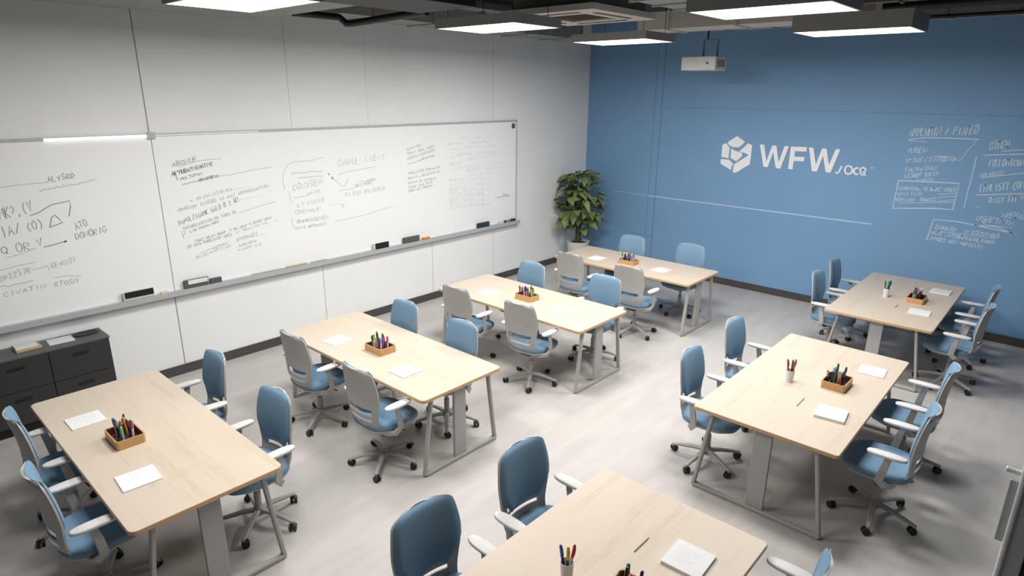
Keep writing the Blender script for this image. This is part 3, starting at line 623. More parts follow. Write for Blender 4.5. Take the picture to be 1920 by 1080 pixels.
# ---------------------------------------------------------------- task chair
def catmull(tab, t):
    n = len(tab) - 1; x = max(0, min(.99999, t)) * n; i = int(x); f = x - i
    P_ = [tab[max(0, min(n, i + k))] for k in (-1, 0, 1, 2)]
    return tuple(.5 * (2 * b + (c - a) * f + (2 * a - 5 * b + 4 * c - d) * f * f + (-a + 3 * b - 3 * c + d) * f ** 3) for a, b, c, d in zip(*P_))
PROF = [(-.13, .405), (-.205, .445), (-.240, .53), (-.243, .62), (-.243, .71), (-.252, .80), (-.268, .90), (-.290, .995)]
def shell_w(t):
    tab = [(.12,), (.178,), (.198,), (.212,), (.228,), (.233,), (.220,), (.196,)]
    return catmull(tab, t)[0]
def back_pt(u, t, off=0.0, wk=1.0):
    y, z = catmull(PROF, t)
    y2, z2 = catmull(PROF, min(1, t + .02)); y1, z1 = catmull(PROF, max(0, t - .02))
    ty, tz = y2 - y1, z2 - z1; l_ = math.hypot(ty, tz); ny, nz = tz / l_, -ty / l_
    w_ = shell_w(t) * wk
    if t > .93: w_ *= 1 - .28 * ((t - .93) / .07) ** 2.2
    yy = y + .045 * abs(u) ** 2.2
    return Vector((u * w_, yy + ny * off, z + nz * off))
def make_chair():
    r = empty('office_chair')
    # shell with two slots
    b = bmesh.new(); NU, NV = 22, 46
    g = [[b.verts.new(back_pt(-1 + 2 * i / NU, j / NV)) for i in range(NU + 1)] for j in range(NV + 1)]
    for j in range(NV):
        for i in range(NU):
            u = abs(-1 + 2 * (i + .5) / NU); t = (j + .5) / NV
            if u < .70 and (.275 < t < .325 or (.365 < t < .46)): continue
            b.faces.new((g[j][i], g[j][i + 1], g[j + 1][i + 1], g[j + 1][i]))
    bmesh.ops.delete(b, geom=[v for v in b.verts if not v.link_faces], context='VERTS')
    bmesh.ops.recalc_face_normals(b, faces=b.faces[:])
    bmesh.ops.solidify(b, geom=b.faces[:], thickness=.014)
    obj('back_shell', b, M['chair_grey'], r, smooth=True, angle=50)
    # upholstered front of the backrest
    b = bmesh.new(); NU, NV = 18, 26
    def cp(u, v, side):
        t = .385 + v * (.985 - .385)
        wk = .62 + .38 * min(1, (v / .34)) ** .8 if v < .34 else 1.0
        e = max(0, 1 - abs(u) ** 5) ** .5 * max(0, 1 - abs(2 * v - 1) ** 7) ** .5
        return back_pt(u, t, .016 + (.034 * e if side else .0), wk * .985)
    F_ = [[b.verts.new(cp(-1 + 2 * i / NU, j / NV, 1)) for i in range(NU + 1)] for j in range(NV + 1)]
    K_ = [[b.verts.new(cp(-1 + 2 * i / NU, j / NV, 0)) for i in range(NU + 1)] for j in range(NV + 1)]
    for j in range(NV):
        for i in range(NU):
            b.faces.new((F_[j][i], F_[j][i + 1], F_[j + 1][i + 1], F_[j + 1][i])); b.faces.new((K_[j][i], K_[j + 1][i], K_[j + 1][i + 1], K_[j][i + 1]))
    bmesh.ops.remove_doubles(b, verts=b.verts[:], dist=.0008)
    obj('back_cushion', b, M['chair_blue'], r, smooth=True, angle=75)
    # seat
    b = bmesh.new()
    rs = []
    for z, k in ((.437, .93), (.446, .985), (.465, 1.0), (.485, .985), (.497, .93), (.503, .80), (.505, .5), (.504, .2)):
        rr = ring((0, .025), .245 * k, .245 * k, z, 36, 3.2)
        rs.append([(x, y, zz - .028 * max(0, (y - .12) / .15) ** 2 - .006 * (1 - min(1, (abs(x) / .2))) * (zz > .49)) for x, y, zz in rr])
    loft(b, rs); obj('seat', b, M['chair_blue'], r, smooth=True, angle=60)
    b = bmesh.new()
    loft(b, [ring((0, .02), .12, .12, .385, 30, 3), ring((0, .02), .20, .20, .40, 30, 3), ring((0, .02), .235, .235, .425, 30, 3), ring((0, .02), .235, .235, .438, 30, 3)])
    obj('seat_pan', b, M['chair_grey'], r, smooth=True)
    b = bmesh.new(); box(b, (0, -.01, .37), (.13, .22, .04), .01); cyl(b, (.06, .05, .365), (.20, .07, .36), .006); obj('mechanism', b, M['charcoal'], r)
    b = bmesh.new(); cyl(b, (0, 0, .11), (0, 0, .26), .026, n=18); cyl(b, (0, 0, .26), (0, 0, .352), .017, n=18); obj('gas_column', b, M['chair_frame'], r, smooth=True)
    # armrests
    for s in (-1, 1):
        b = bmesh.new()
        sweep(b, [(s * .10, -.13, .405), (s * .19, -.11, .40), (s * .262, -.07, .412), (s * .285, -.03, .46), (s * .288, -.045, .56), (s * .288, -.065, .662)], rect(.052, .018, .005), up=Vector((s, 0, .01)),
              scales=[1, 1, 1.05, 1.1, 1.0, .85])
        a = obj('armrest', b, M['chair_grey'], r, smooth=True, angle=40)
        b = bmesh.new()
        ol = [(x, y) for x, y, _ in ring((s * .285, -.05), .043, .130, 0, 28, 2.6)]
        rs = []
        for z, k in ((.662, .80), (.666, .95), (.676, 1.0), (.684, .95), (.687, .82)):
            rs.append([(s * .285 + (x - s * .285) * k, -.05 + (y + .05) * (1 - (1 - k) * .35), z - .01 * max(0, -(y + .05))) for x, y in ol])
        loft(b, rs); obj('arm_pad', b, M['chair_pad'], a, smooth=True, angle=50)
    # five-star base
    b = bmesh.new(); cyl(b, (0, 0, .075), (0, 0, .135), .045, .034, n=20)
    for k in range(5):
        a_ = 2 * PI * k / 5; c_, s_ = math.cos(a_), math.sin(a_)
        sweep(b, [(.02 * c_, .02 * s_, .105), (.12 * c_, .12 * s_, .100), (.23 * c_, .23 * s_, .082), (.305 * c_, .305 * s_, .066)], rect(.046, .030, .007), scales=[1, .9, .75, .62])
        cyl(b, (.298 * c_, .298 * s_, .052), (.298 * c_, .298 * s_, .075), .014, n=10)
    base = obj('star_base', b, M['chair_frame'], r, smooth=True)
    first = None
    for k in range(5):
        a_ = 2 * PI * k / 5
        if first is None:
            b = bmesh.new()
            for s in (-1, 1): cyl(b, (-.012, s * .006, .029), (-.012, s * .025, .029), .029, .027, n=18)
            box(b, (-.004, 0, .046), (.030, .012, .026), .004)
            w_ = first = obj('caster', b, M['caster'], base, smooth=True)
        else:
            w_ = first.copy(); COL.objects.link(w_); w_.parent = base
        w_.location = (.298 * math.cos(a_), .298 * math.sin(a_), 0); w_.rotation_euler = (0, 0, a_ + (.5, -1.1, 2.0, .9, -2.2)[k])
    return r, base
chair0, _b = make_chair()
UP, DN, RT, LF = 0.0, PI, -PI / 2, PI / 2
CHAIRS = [
 (-5.12, .82, UP, 'A', 'left blue chair on the near side of the'), (-4.20, .74, UP, 'A', 'front blue chair on the near side of the'),
 (-5.15, 1.74, DN, 'A', 'blue chair facing the viewer, far left side of the'), (-4.12, 1.74, DN, 'A', 'blue chair facing the viewer, far right side of the'),
 (-5.14, 2.90, UP, 'B', 'grey chair back, left one on the near side of the'), (-4.08, 2.88, UP, 'B', 'grey chair back, right one on the near side of the'),
 (-5.08, 3.72, DN, 'B', 'light blue chair back, left one behind the'), (-4.20, 3.72, DN, 'B', 'light blue chair back, right one behind the'),
 (-5.12, 4.93, UP, 'C', 'grey chair back, left one on the near side of the'), (-4.20, 5.00, UP, 'C', 'grey chair back, right one on the near side of the'),
 (-5.15, 5.88, DN, 'C', 'light blue chair back, left one behind the'), (-4.08, 6.02, DN, 'C', 'light blue chair back, right one behind the'),
 (-5.14, 7.12, UP, 'D', 'grey chair back, left one on the near side of the'), (-4.16, 7.10, UP, 'D', 'grey chair back, right one on the near side of the'),
 (-5.06, 8.20, DN, 'D', 'light blue chair back, left one behind the'), (-4.13, 8.32, DN, 'D', 'light blue chair back, right one behind the'),
 (-2.01, 4.84, RT, 'E', 'blue chair, nearer one left of the'), (-2.06, 5.84, RT, 'E', 'blue chair, farther one left of the'),
 (-.71, 5.02, LF, 'E', 'blue chair seen from behind, nearer right side of'), (-.73, 5.98, LF, 'E', 'blue chair seen from behind, farther right side of'),
 (-2.03, 8.27, RT, 'F', 'blue chair, nearer one left of the'), (-2.06, 9.06, RT, 'F', 'blue chair, farther one left of the'),
 (-.72, 8.17, LF, 'F', 'blue chair seen from behind, nearer right side of'), (-.76, 9.05, LF, 'F', 'blue chair seen from behind, farther right side of'),
 (-2.05, 1.82, RT, 'G', 'blue chair, nearer one left of the'), (-2.07, 2.65, RT, 'G', 'blue chair, farther one left of the'),
 (-.80, 2.82, LF, 'G', 'blue chair showing only its back top, right of the')]
rng = random.Random(4)
for i, (x, y, rz, tk, lb) in enumerate(CHAIRS):
    o = chair0 if i == 0 else dup(chair0)
    o.location = (x, y, 0); o.rotation_euler = (0, 0, rz + (rng.uniform(-.05, .05) if i < 26 else 0))
    for ch in o.children:
        if ch.name.startswith('star_base'): ch.rotation_euler = (0, 0, rng.uniform(0, 1.25) if tk != 'G' or rz != LF else -.14)
    tag(o, lb + ' ' + TN[tk], 'chair', 'office chairs around the tables')

# ---------------------------------------------------------------- paper pads
def pad(x, y, z, h, rz, k, where, s=(.215, .225)):
    r = flat('note_pad', x, y, z, s[0], s[1], h, rz, M['paper'], where + ' ' + TN[k], 'note pad', group='white note pads on the tables')
    b = bmesh.new(); rg = random.Random(hash((round(x, 2), round(y, 2))) % 1000)
    for i in range(5 if k in 'AG' else 3):
        v = .055 - i * .028
        pts = [(-.065 + j * .009, v + rg.uniform(-.005, .005)) for j in range(rg.randint(8, 14))]
        ribbon(b, pts, .0012, lambda u, w: Vector((u, w, h + .0004)))
    obj('pencil_notes', b, M['ink_faint'], r)
    return r
PADS = [('A', -5.21, 1.00, .008, .0, 'left white note pad on the'), ('A', -4.11, 1.00, .008, -.06, 'right white note pad on the'),
 ('B', -5.22, 3.19, .005, .07, 'left white note pad on the'), ('B', -4.15, 3.20, .009, .0, 'right white note pad on the'),
 ('C', -5.22, 5.36, .005, .0, 'left white note pad on the'), ('C', -4.17, 5.48, .007, -.1, 'right white note pad on the'),
 ('D', -5.24, 7.72, .005, -.04, 'left white note pad on the'), ('D', -4.19, 7.80, .007, -.08, 'right white note pad on the'),
 ('E', -1.08, 6.08, .008, .08, 'farther white note pad on the'), ('E', -1.10, 4.96, .022, .12, 'nearer thick white note pad on the'),
 ('F', -1.08, 9.36, .012, -.03, 'farther white note pad on the'), ('F', -1.11, 8.25, .010, .06, 'nearer white note pad on the'),
 ('G', -1.16, 2.72, .016, .04, 'thick white note pad on the')]
for k, x, y, h, rz, lb in PADS: pad(x, y, TH, h, rz, k, lb)

# ---------------------------------------------------------------- pencils lying on the right-hand tables
M['pencil'] = plain('grey_pencil', (158, 144, 130), .5)
for k, x, y, ln in (('E', -1.35, 5.02, .19), ('F', -1.36, 8.33, .17), ('G', -1.41, 2.66, .16)):
    b = bmesh.new(); cyl(b, (0, -ln / 2, .0036), (0, ln / 2 - .02, .0036), .0036, n=6); cyl(b, (0, ln / 2 - .02, .0036), (0, ln / 2, .0036), .0034, .0006, n=6)
    o = obj('pencil', b, M['pencil']); o.location = (x, y, TH)
    tag(o, 'thin grey pencil lying on the ' + TN[k], 'pencil')

# ---------------------------------------------------------------- markers, boxes and cups
PEN = dict(blue=(44, 92, 170), navy=(34, 44, 96), teal=(36, 120, 128), green=(40, 130, 66), light_green=(120, 196, 130), dark_green=(30, 76, 40), red=(196, 48, 56),
           pink=(222, 92, 140), orange=(236, 136, 44), yellow=(226, 206, 60), black=(28, 28, 30), white=(228, 228, 230), purple=(112, 66, 130), light_blue=(140, 190, 220), brown=(112, 50, 40), grey=(130, 130, 140))
PM = {k: plain(k + '_pen_plastic', v, .35, noise=.02) for k, v in PEN.items()}
_pen = {}
def marker(body, cap, ln=.138, r_=.0078):
    key = (body, cap, ln, r_)
    if key in _pen: return dup(_pen[key])
    b = bmesh.new(); cyl(b, (0, 0, 0), (0, 0, ln * .62), r_ * .92, r_, n=12)
    o = obj('marker_pen', b, PM[body], smooth=True)
    b = bmesh.new(); cyl(b, (0, 0, ln * .62 + .0003), (0, 0, ln * .95), r_ * 1.12, r_ * 1.05, n=12); cyl(b, (0, 0, ln * .95), (0, 0, ln), r_ * 1.05, r_ * .6, n=12)
    box(b, (r_ * 1.3, 0, ln * .80), (.003, .005, ln * .22), .001)
    obj('cap', b, PM[cap], o, smooth=True)
    _pen[key] = o
    return o
def pen_box(k, x, y, rz, L_, W_, seq, seed):
    H_ = .066
    r = empty('pen_box', (x, y, TH), rz)
    tag(r, 'open wooden pen box on the ' + TN[k], 'pen box', 'wooden pen boxes on the tables')
    b = bmesh.new(); o_ = rounded_rect(L_, W_, .018, 4); i_ = rounded_rect(L_ - .018, W_ - .018, .010, 4)
    loft(b, [[(u, v, 0) for u, v in o_], [(u, v, H_) for u, v in o_], [(u, v, H_) for u, v in i_], [(u, v, .0062) for u, v in i_]], True, False)
    obj('box_sides', b, M['box_wood'], r)
    b = bmesh.new(); i2 = rounded_rect(L_ - .0195, W_ - .0195, .010, 4)
    i3 = rounded_rect(L_ - .022, W_ - .022, .009, 4)
    loft(b, [[(u, v, .0055) for u, v in i2], [(u, v, H_ - .006) for u, v in i2], [(u, v, H_ - .006) for u, v in i3], [(u, v, .008) for u, v in i3]])
    tag(obj('box_lining', b, M['box_inner'], r), 'dark brown lining')
    rg = random.Random(seed)
    n = len(seq); cols = (n + 1) // 2
    cw = ['far left', 'left', 'centre left', 'centre', 'centre right', 'right', 'far right'] if rz == 0 else ['nearest', 'second nearest', 'third nearest', 'middle', 'third farthest', 'second farthest', 'farthest']
    if cols == 6: cw = cw[:3] + cw[4:]
    if cols == 5: cw = cw[:2] + [cw[3]] + cw[5:]
    for idx, (bd, cp_) in enumerate(seq):
        c_, rw = idx // 2, idx % 2
        u = (c_ + .5) / cols * (L_ - .06) - (L_ - .06) / 2 + rg.uniform(-.002, .002)
        v = (-.028 if rw == 0 else .028) * (W_ / .185) + rg.uniform(-.006, .006)
        m = marker(bd, cp_, rg.choice((.138, .148, .158)), rg.choice((.0072, .0085)))
        a_ = Matrix.Rotation(rz, 4, 'Z') @ Vector((u, v, 0, 1))
        m.location = (x + a_.x, y + a_.y, TH + .0092)
        m.rotation_euler = (rg.uniform(-.10, .10), rg.uniform(-.09, .09), rg.uniform(0, 6))
        rown = ('front row' if rw == 0 else 'back row') if rz == 0 else ('right row' if rw == 0 else 'left row')
        cname = bd.replace('_', ' ') if bd == cp_ else bd.replace('_', ' ') + ' ' + cp_.replace('_', ' ') + '-capped'
        tag(m, cname + ' marker, ' + rown + ' ' + cw[c_] + ', pen box on ' + TN[k], 'marker', 'markers in the pen box on the ' + TN[k])
S = lambda s: [tuple(q.split('/')) if '/' in q else (q, q) for q in s.split()]
pen_box('A', -4.69, 1.11, 0, .270, .185, S('white/blue blue black/blue orange green/yellow white/light_green white/grey brown red/navy teal/green light_blue/light_green white/pink'), 1)
pen_box('B', -4.70, 3.33, 0, .262, .185, S('grey/black white/brown white/light_green black light_green/yellow green red/purple dark_green white/light_blue purple/pink purple white/red'), 2)
pen_box('C', -4.71, 5.50, 0, .258, .165, S('brown grey/white navy purple/grey white/pink white/purple red/navy white/teal red/green dark_green brown/orange red white/light_green light_green/green'), 3)
pen_box('D', -4.72, 7.78, 0, .258, .165, S('white/green white navy grey/white navy/black white/red grey/navy red/pink navy/teal pink/white white/pink navy/black white/grey white/light_blue'), 4)
pen_box('E', -1.23, 5.545, PI / 2, .255, .190, S('red/orange black yellow/light_green grey white/pink light_blue/blue navy/blue blue/light_blue white/navy dark_green green/light_green dark_green/green'), 5)
pen_box('F', -1.23, 8.71, PI / 2, .265, .185, S('black light_green/green yellow/orange red/pink pink white/purple blue/white grey/purple navy white/blue navy/light_blue green/white light_green/yellow white/grey'), 6)
pen_box('G', -1.26, 2.24, PI / 2, .255, .190, S('teal teal/blue black brown light_blue/pink orange/brown red green/dark_green black/navy white/green'), 7)

def pen_cup(k, x, y, cols):
    r = empty('pen_cup', (x, y, TH))
    tag(r, 'white pen cup holding three markers on the ' + TN[k], 'pen cup', 'white pen cups on the right-hand tables')
    b = bmesh.new(); n = 28
    loft(b, [ring((0, 0), .030, .030, 0, n), ring((0, 0), .036, .036, .108, n), ring((0, 0), .033, .033, .108, n), ring((0, 0), .0275, .0275, .006, n)])
    obj('cup_body', b, M['white_ceramic'], r, smooth=True)
    d = Vector((.72, .66)); # leftmost to rightmost as seen across the table
    for i, (bd, cp_) in enumerate(cols):
        s = (-1, 0, 1)[i]
        m = marker(bd, cp_, .203, .0078)
        px_, py_ = d.x * s * .0079, d.y * s * .0079
        m.location = (x + px_ + (.0115 if i == 1 else -.001), y + py_ + (-.0115 if i == 1 else .001), TH + .0088)
        m.rotation_euler = (-s * .145 * d.y, s * .145 * d.x, 0)
        cname = bd.replace('_', ' ') if bd == cp_ else bd.replace('_', ' ') + ' ' + cp_.replace('_', ' ') + '-capped'
        tag(m, '%s marker at %s of the pen cup on the %s' % (cname, ('left', 'centre', 'right')[i], TN[k]), 'marker', 'markers in pen cup on the ' + TN[k])
pen_cup('E', -1.56, 5.35, S('red dark_green/green red/pink'))
pen_cup('F', -1.55, 8.65, S('teal navy/teal green/dark_green'))
pen_cup('G', -1.56, 2.17, S('navy/blue dark_green/yellow white/red'))
# scissors in the middle right-hand box
sc = tag(empty('scissors', (-1.285, 5.462, TH + .0095)), 'dark scissors standing handles-up in the pen box on the middle table of right row', 'scissors')
for s in (-1, 1):
    b = bmesh.new()
    sweep(b, [(0, -s * .002, 0), (0, s * .002, .075), (0, s * .009, .10)], rect(.004, .008))
    pts = [(0, s * .016 + .013 * math.cos(t_), .118 + .019 * math.sin(t_)) for t_ in [2 * PI * i / 14 for i in range(14)]]
    pts.append(pts[0]); sweep(b, pts, circ(.003, 6), up=Vector((1, 0, 0)))
    obj('blade_and_handle', b, PM['black'], sc, smooth=True)
sc.rotation_euler = (0, .0, .7)

# ---------------------------------------------------------------- potted plant
pl = tag(empty('potted_plant', (-6.83, 9.42, 0)), 'tall leafy green plant in a white pot in the room corner', 'plant')
b = bmesh.new(); loft(b, [ring((0, 0), .15, .15, 0, 32), ring((0, 0), .165, .165, .02, 32), ring((0, 0), .205, .205, .46, 32), ring((0, 0), .212, .212, .475, 32), ring((0, 0), .19, .19, .475, 32), ring((0, 0), .18, .18, .42, 32)])
obj('pot', b, M['white_ceramic'], pl, smooth=True)
b = bmesh.new(); loft(b, [ring((0, 0), .178, .178, .421, 28), ring((0, 0), .17, .17, .435, 28)]); obj('soil', b, M['soil'], pl)
rg = random.Random(21)
stems = []
b = bmesh.new()
for k in range(7):
    a_ = 2 * PI * k / 7; q = .055
    top = rg.uniform(1.25, 1.66)
    pts = [(q * math.cos(a_), q * math.sin(a_), .42), (.045 * math.cos(a_), .045 * math.sin(a_), .75), (.09 * math.cos(a_ + .3), .09 * math.sin(a_ + .3), 1.1), (.15 * math.cos(a_ + .4), .15 * math.sin(a_ + .4), top)]
    sweep(b, pts, circ(.010, 7), scales=[1.2, 1, .8, .4]); stems.append(pts)
lv = bmesh.new()
def leaf(c, yaw, pitch, ln, wd, droop):
    NL, NW = 6, 4
    R_ = Matrix.Rotation(yaw, 3, 'Z') @ Matrix.Rotation(-pitch, 3, 'Y') @ Matrix.Rotation(rg.uniform(-.5, .5), 3, 'X')
    rows = []
    for i in range(NL + 1):
        t = i / NL
        hw = wd / 2 * (math.sin(PI * min(1, t * .93 + .05)) ** .75) * (1.12 - .35 * t)
        row = []
        for j in range(NW + 1):
            u = -1 + 2 * j / NW
            v_ = R_ @ Vector((t * ln, u * hw, .22 * hw * abs(u) - droop * t * t * ln)) + c
            v_.x = max(v_.x, -.405); v_.y = min(v_.y, .715)
            row.append(lv.verts.new(v_))
        rows.append(row)
    for i in range(NL):
        for j in range(NW): lv.faces.new((rows[i][j], rows[i][j + 1], rows[i + 1][j + 1], rows[i + 1][j]))
for i in range(215):
    z = .72 + 1.0 * (rg.random() ** .8)
    a_ = rg.uniform(0, 2 * PI)
    env = .10 + .28 * math.sin(PI * min(1, max(0, (z - .62) / 1.25)) ** .9)
    rr = env * rg.uniform(.25, 1.0)
    c = Vector((rr * math.cos(a_), rr * math.sin(a_), z))
    c.x = max(c.x, -.36)
    leaf(c, a_ + rg.uniform(-.7, .7), rg.uniform(-.5, .55) + (z - 1.2) * .6, rg.uniform(.15, .22), rg.uniform(.11, .165), rg.uniform(.2, .8))
    if i % 2 == 0:
        sp = stems[i % 7]; k = min(2, int((z - .42) / .35)); q = Vector(sp[max(0, k)])
        sweep(b, [q, (q + c) / 2 + Vector((0, 0, .03)), c], circ(.003, 5))
obj('stem', b, M['stem'], pl, smooth=True)
obj('foliage', lv, M['leaf'], pl, smooth=True, angle=80)

# ---------------------------------------------------------------- ceiling lights
def make_light(hh=.085):
    r = empty('ceiling_light')
    b = bmesh.new(); L_, W_ = 1.02, .66
    o_ = rect(L_, W_); i_ = rect(L_ - .036, W_ - .036)
    loft(b, [[(u, v, .012) for u, v in i_], [(u, v, 0) for u, v in i_], [(u, v, 0) for u, v in o_], [(u, v, hh) for u, v in o_]])
    obj('housing', b, M['fixture'], r)
    b = bmesh.new(); box(b, (0, 0, .006), (L_ - .038, W_ - .038, .010)); tag(obj('diffuser', b, M['lamp'], r), 'glowing white diffuser')
    ld = bpy.data.lights.new('panel_lamp', 'AREA'); ld.shape = 'RECTANGLE'; ld.size = L_ - .06; ld.size_y = W_ - .06
    ld.energy = PANEL_WATTS; ld.color = (1.0, .982, .955); ld.spread = math.radians(PANEL_SPREAD)
    lo = bpy.data.objects.new('panel_lamp', ld); COL.objects.link(lo); lo.parent = r; lo.location = (0, 0, -.004)
    for sx in (-1, 1):
        for sy in (-1, 1):
            b = bmesh.new(); cyl(b, (sx * .42, sy * .24, hh - .005), (sx * .42, sy * .24, CH - 3.705), .003, n=6); obj('hanging_rod', b, M['dark_metal'], r)
    return r
L0 = make_light(); L1 = make_light(.15)
LIGHTS = [(-4.58, 2.26, 'glowing ceiling panel light at top left, nearest the left wall seam'), (-4.42, 4.66, 'glowing ceiling panel light beside the air conditioner'),
          (-4.40, 6.79, 'glowing ceiling panel light in front of the room corner'), (-1.90, 7.00, 'glowing ceiling panel light over the blue wall lettering, smaller right one'),
          (-1.93, 4.92, 'glowing ceiling panel light, largest on the right'), (-2.95, 1.50, 'added unseen ceiling panel light overhead, above the top edge of the picture')]  # last panel is added out of view to light the near tables
dim = []
for i, (x, y, lb) in enumerate(LIGHTS):
    o = L0 if i == 0 else L1 if i == 3 else dup(L1 if i == 4 else L0)
    if i in (0, 5): dim.append(o)
    o.location = (x, y, 3.70); tag(o, lb, 'ceiling light', 'panel lights hung from the ceiling')

for o, k in zip(dim, (.84, .68)):      # the top left panel and the added one are dimmed a little
    for c in o.children:
        if c.type == 'LIGHT': c.data = c.data.copy(); c.data.energy = PANEL_WATTS * k

# ---------------------------------------------------------------- air conditioner, ducts, pipes
def make_ac():
    r = empty('air_conditioner')
    b = bmesh.new(); box(b, (0, 0, .26), (.98, .98, .40), .01); obj('casing', b, M['duct'], r)
    b = bmesh.new(); o_ = rect(1.16, 1.16, .02); i_ = rect(.56, .56, .01)
    loft(b, [[(u, v, .055) for u, v in o_], [(u * .995, v * .995, 0) for u, v in o_], [(u, v, 0) for u, v in i_], [(u, v, .03) for u, v in i_]], True, False); obj('face_panel', b, M['ac'], r)
    b = bmesh.new(); box(b, (0, 0, .022), (.555, .555, .01))
    for i in range(9): box(b, (0, -.24 + i * .06, .014), (.55, .012, .006))
    obj('grille', b, M['ac_grille'], r)
    for k in range(4):
        b = bmesh.new(); R_ = Matrix.Rotation(k * PI / 2, 3, 'Z'); box(b, (0, 0, 0), (.62, .055, .004)); 
        bmesh.ops.translate(b, vec=(0, .42, -.002), verts=b.verts); bmesh.ops.rotate(b, cent=(0, 0, 0), matrix=R_, verts=b.verts)
        tag(obj('air_outlet', b, M['ac_grille'], r), 'dark outlet slot')
    for sx in (-1, 1):
        for sy in (-1, 1):
            b = bmesh.new(); cyl(b, (sx * .45, sy * .45, .45), (sx * .45, sy * .45, CH - 3.865), .005, n=6); obj('hanging_rod', b, M['dark_metal'], r)
    return r
ac = make_ac(); ac.location = (-4.25, 5.72, 3.865); tag(ac, 'square cassette air conditioner with dark centre grille hung from the ceiling', 'air conditioner')

def duct(name, c, s, mat, label, cat, flanges=0, hang=True):
    r = empty(name, c); tag(r, label, cat)
    b = bmesh.new(); box(b, (0, 0, 0), s, .006); obj('duct_body', b, mat, r)
    ax = 0 if s[0] > s[1] else 1
    ln = s[ax]
    for i in range(flanges):
        p_ = [0, 0, 0]; p_[ax] = -ln / 2 + ln * (i + .5) / flanges
        sz = [s[0] + .03, s[1] + .03, s[2] + .03]; sz[ax] = .03
        b = bmesh.new(); box(b, p_, sz, .003); obj('flange', b, mat, r)
    if hang:
        for q in (-.4, .4):
            p_ = [0, 0]; p_[ax] = ln * q
            b = bmesh.new(); cyl(b, (p_[0], p_[1], s[2] / 2 - .01), (p_[0], p_[1], CH - c[2]), .006, n=6); obj('hanging_rod', b, M['dark_metal'], r)
    return r
duct('supply_duct', (-5.75, 1.75, 3.98), (1.9, 3.3, .34), M['duct'], 'wide pale grey duct behind the top left ceiling light', 'duct')
duct('branch_duct', (-4.42, 3.45, 3.98), (.72, 1.15, .36), M['duct_dark'], 'black duct between the two left ceiling lights', 'duct')
duct('cross_duct', (-3.45, 8.0, 4.02), (2.7, .5, .22), M['ac'], 'pale duct crossing behind the air conditioner', 'duct', 3)
duct('back_duct', (-1.9, 9.30, 4.10), (5.4, .42, .19), M['fixture'], 'grey green duct along the top of the blue wall', 'duct', 8)
duct('wall_duct', (-6.55, 6.4, 4.02), (.5, 4.4, .20), M['duct'], 'pale duct along the top of the white wall', 'duct', 5)
def pipe(name, pts, r_, mat, label, cat='pipe'):
    r = empty(name, pts[0]); tag(r, label, cat)
    p0 = Vector(pts[0]); b = bmesh.new(); sweep(b, [Vector(q) - p0 for q in pts], circ(r_, 12)); obj('pipe_run', b, mat, r, smooth=True)
    for q in (pts[0], pts[-1]):
        v_ = Vector(q) - p0
        b = bmesh.new(); cyl(b, (v_.x, v_.y, v_.z + r_ * .5), (v_.x, v_.y, CH - p0.z), .008, n=6); obj('pipe_hanger', b, M['dark_metal'], r)
    return r
pipe('drain_pipe', [(-6.15, 3.55, 3.86), (-6.15, 4.08, 3.86), (-6.12, 4.15, 3.80), (-6.0, 4.16, 3.80), (-4.75, 4.08, 3.82)], .035, M['duct_dark'], 'black bent pipe between the left ceiling lights')
pipe('sprinkler_pipe', [(-2.0, 8.15, 4.03), (.9, 8.15, 4.03)], .05, M['duct_dark'], 'thick straight black pipe above the right ceiling lights')
pipe('sprinkler_pipe', [(-2.2, 9.02, 3.99), (.9, 9.02, 3.99)], .022, M['duct_dark'], 'thin black pipe along the lower edge of the grey green duct')
pipe('conduit', [(-6.2, 4.9, 4.12), (-2.6, 4.9, 4.12)], .02, M['duct'], 'thin grey conduit crossing above the middle ceiling light')
pipe('conduit', [(-2.4, 6.25, 4.18), (.9, 6.25, 4.18)], .02, M['duct'], 'thin grey conduit crossing above the right ceiling lights')
duct('cable_tray', (-.9, 6.6, 4.2), (3.0, .3, .06), M['duct_dark'], 'black cable tray above the right ceiling lights', 'cable tray', 0)
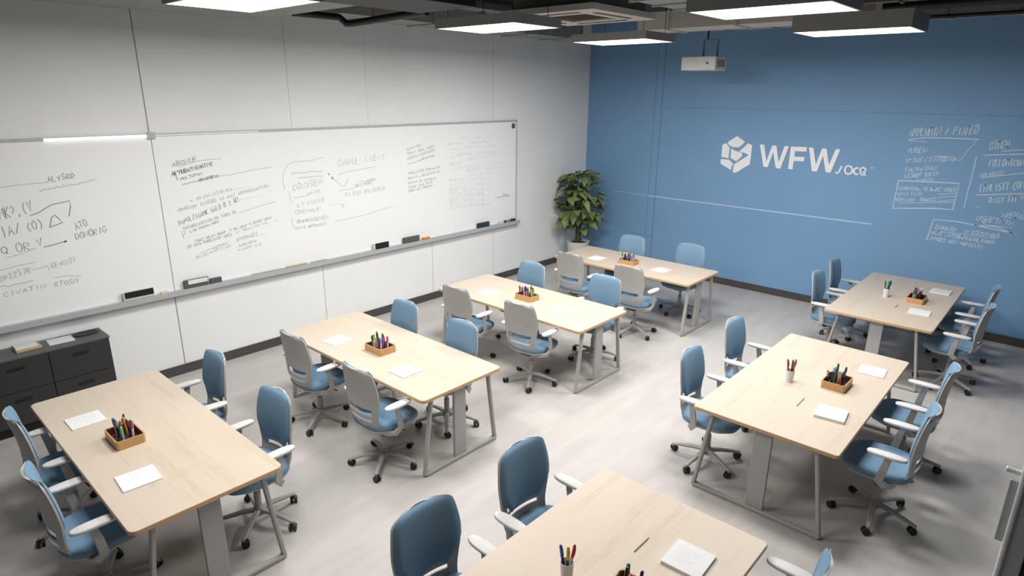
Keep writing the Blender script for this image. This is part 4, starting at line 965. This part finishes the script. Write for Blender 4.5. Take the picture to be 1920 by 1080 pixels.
M['brown_duct'] = plain('brown_grey_duct_metal', (104, 92, 84), .6)
duct('narrow_duct', (-.65, 7.72, 4.09), (2.9, .12, .12), M['brown_duct'], 'narrow brown grey duct above the right ceiling lights', 'duct', 4)
duct('cable_tray', (-3.3, 4.0, 4.22), (.3, 2.2, .06), M['duct_dark'], 'black cable tray left of the air conditioner', 'cable tray', 0)
duct('branch_duct', (-2.95, 5.75, 4.08), (.9, 1.2, .30), M['fixture'], 'grey duct box right of the air conditioner', 'duct', 3)

# ---------------------------------------------------------------- projector
pj = tag(empty('projector', (-4.42, 8.98, 3.44)), 'white projector hung in front of the blue wall', 'projector')
b = bmesh.new(); box(b, (0, 0, .10), (.52, .36, .185), .012); obj('projector_body', b, M['projector'], pj)
b = bmesh.new(); box(b, (.14, -.181, .10), (.03, .004, .03), .001); obj('status_panel', b, M['felt_grey'], pj)
b = bmesh.new(); sweep(b, [(-.02, 0, .19), (-.02, 0, .42), (.19, 0, .42), (.19, 0, .19)], rect(.022, .022)); obj('mount_frame', b, M['duct'], pj)
b = bmesh.new(); cyl(b, (.03, 0, .425), (.03, 0, CH - 3.44), .014, n=10); obj('mount_pole', b, M['dark_metal'], pj)
b = bmesh.new()
for i in range(5): box(b, (.2605, -.10 + i * .05, .10), (.003, .025, .10))
obj('vent', b, M['felt_grey'], pj)

# ---------------------------------------------------------------- open door at the right edge
dr = empty('door_1', (RX - .03, 2.5, 0)); tag(dr, kind='structure')
def DB(name, x0, x1, z0, z1, t, mat, bev=.003, yo=0):
    b = bmesh.new(); box(b, ((x0 + x1) / 2 - (RX - .03), yo, (z0 + z1) / 2), (x1 - x0, t, z1 - z0), bev)
    return obj(name, b, mat, dr)
DB('door_edge_bar', .042, .060, .01, 2.10, .05, M['bright_alu'], .006)
DB('door_stile', .060, .108, .01, 2.10, .04, M['alu'])
DB('door_panel', .108, RX - .03, .01, 2.10, .03, M['black'])
DB('lock_plate', .018, .042, 1.66, 1.90, .012, M['alu'])
DB('door_handle', .0, .042, 1.925, 1.94, .02, M['bright_alu'])
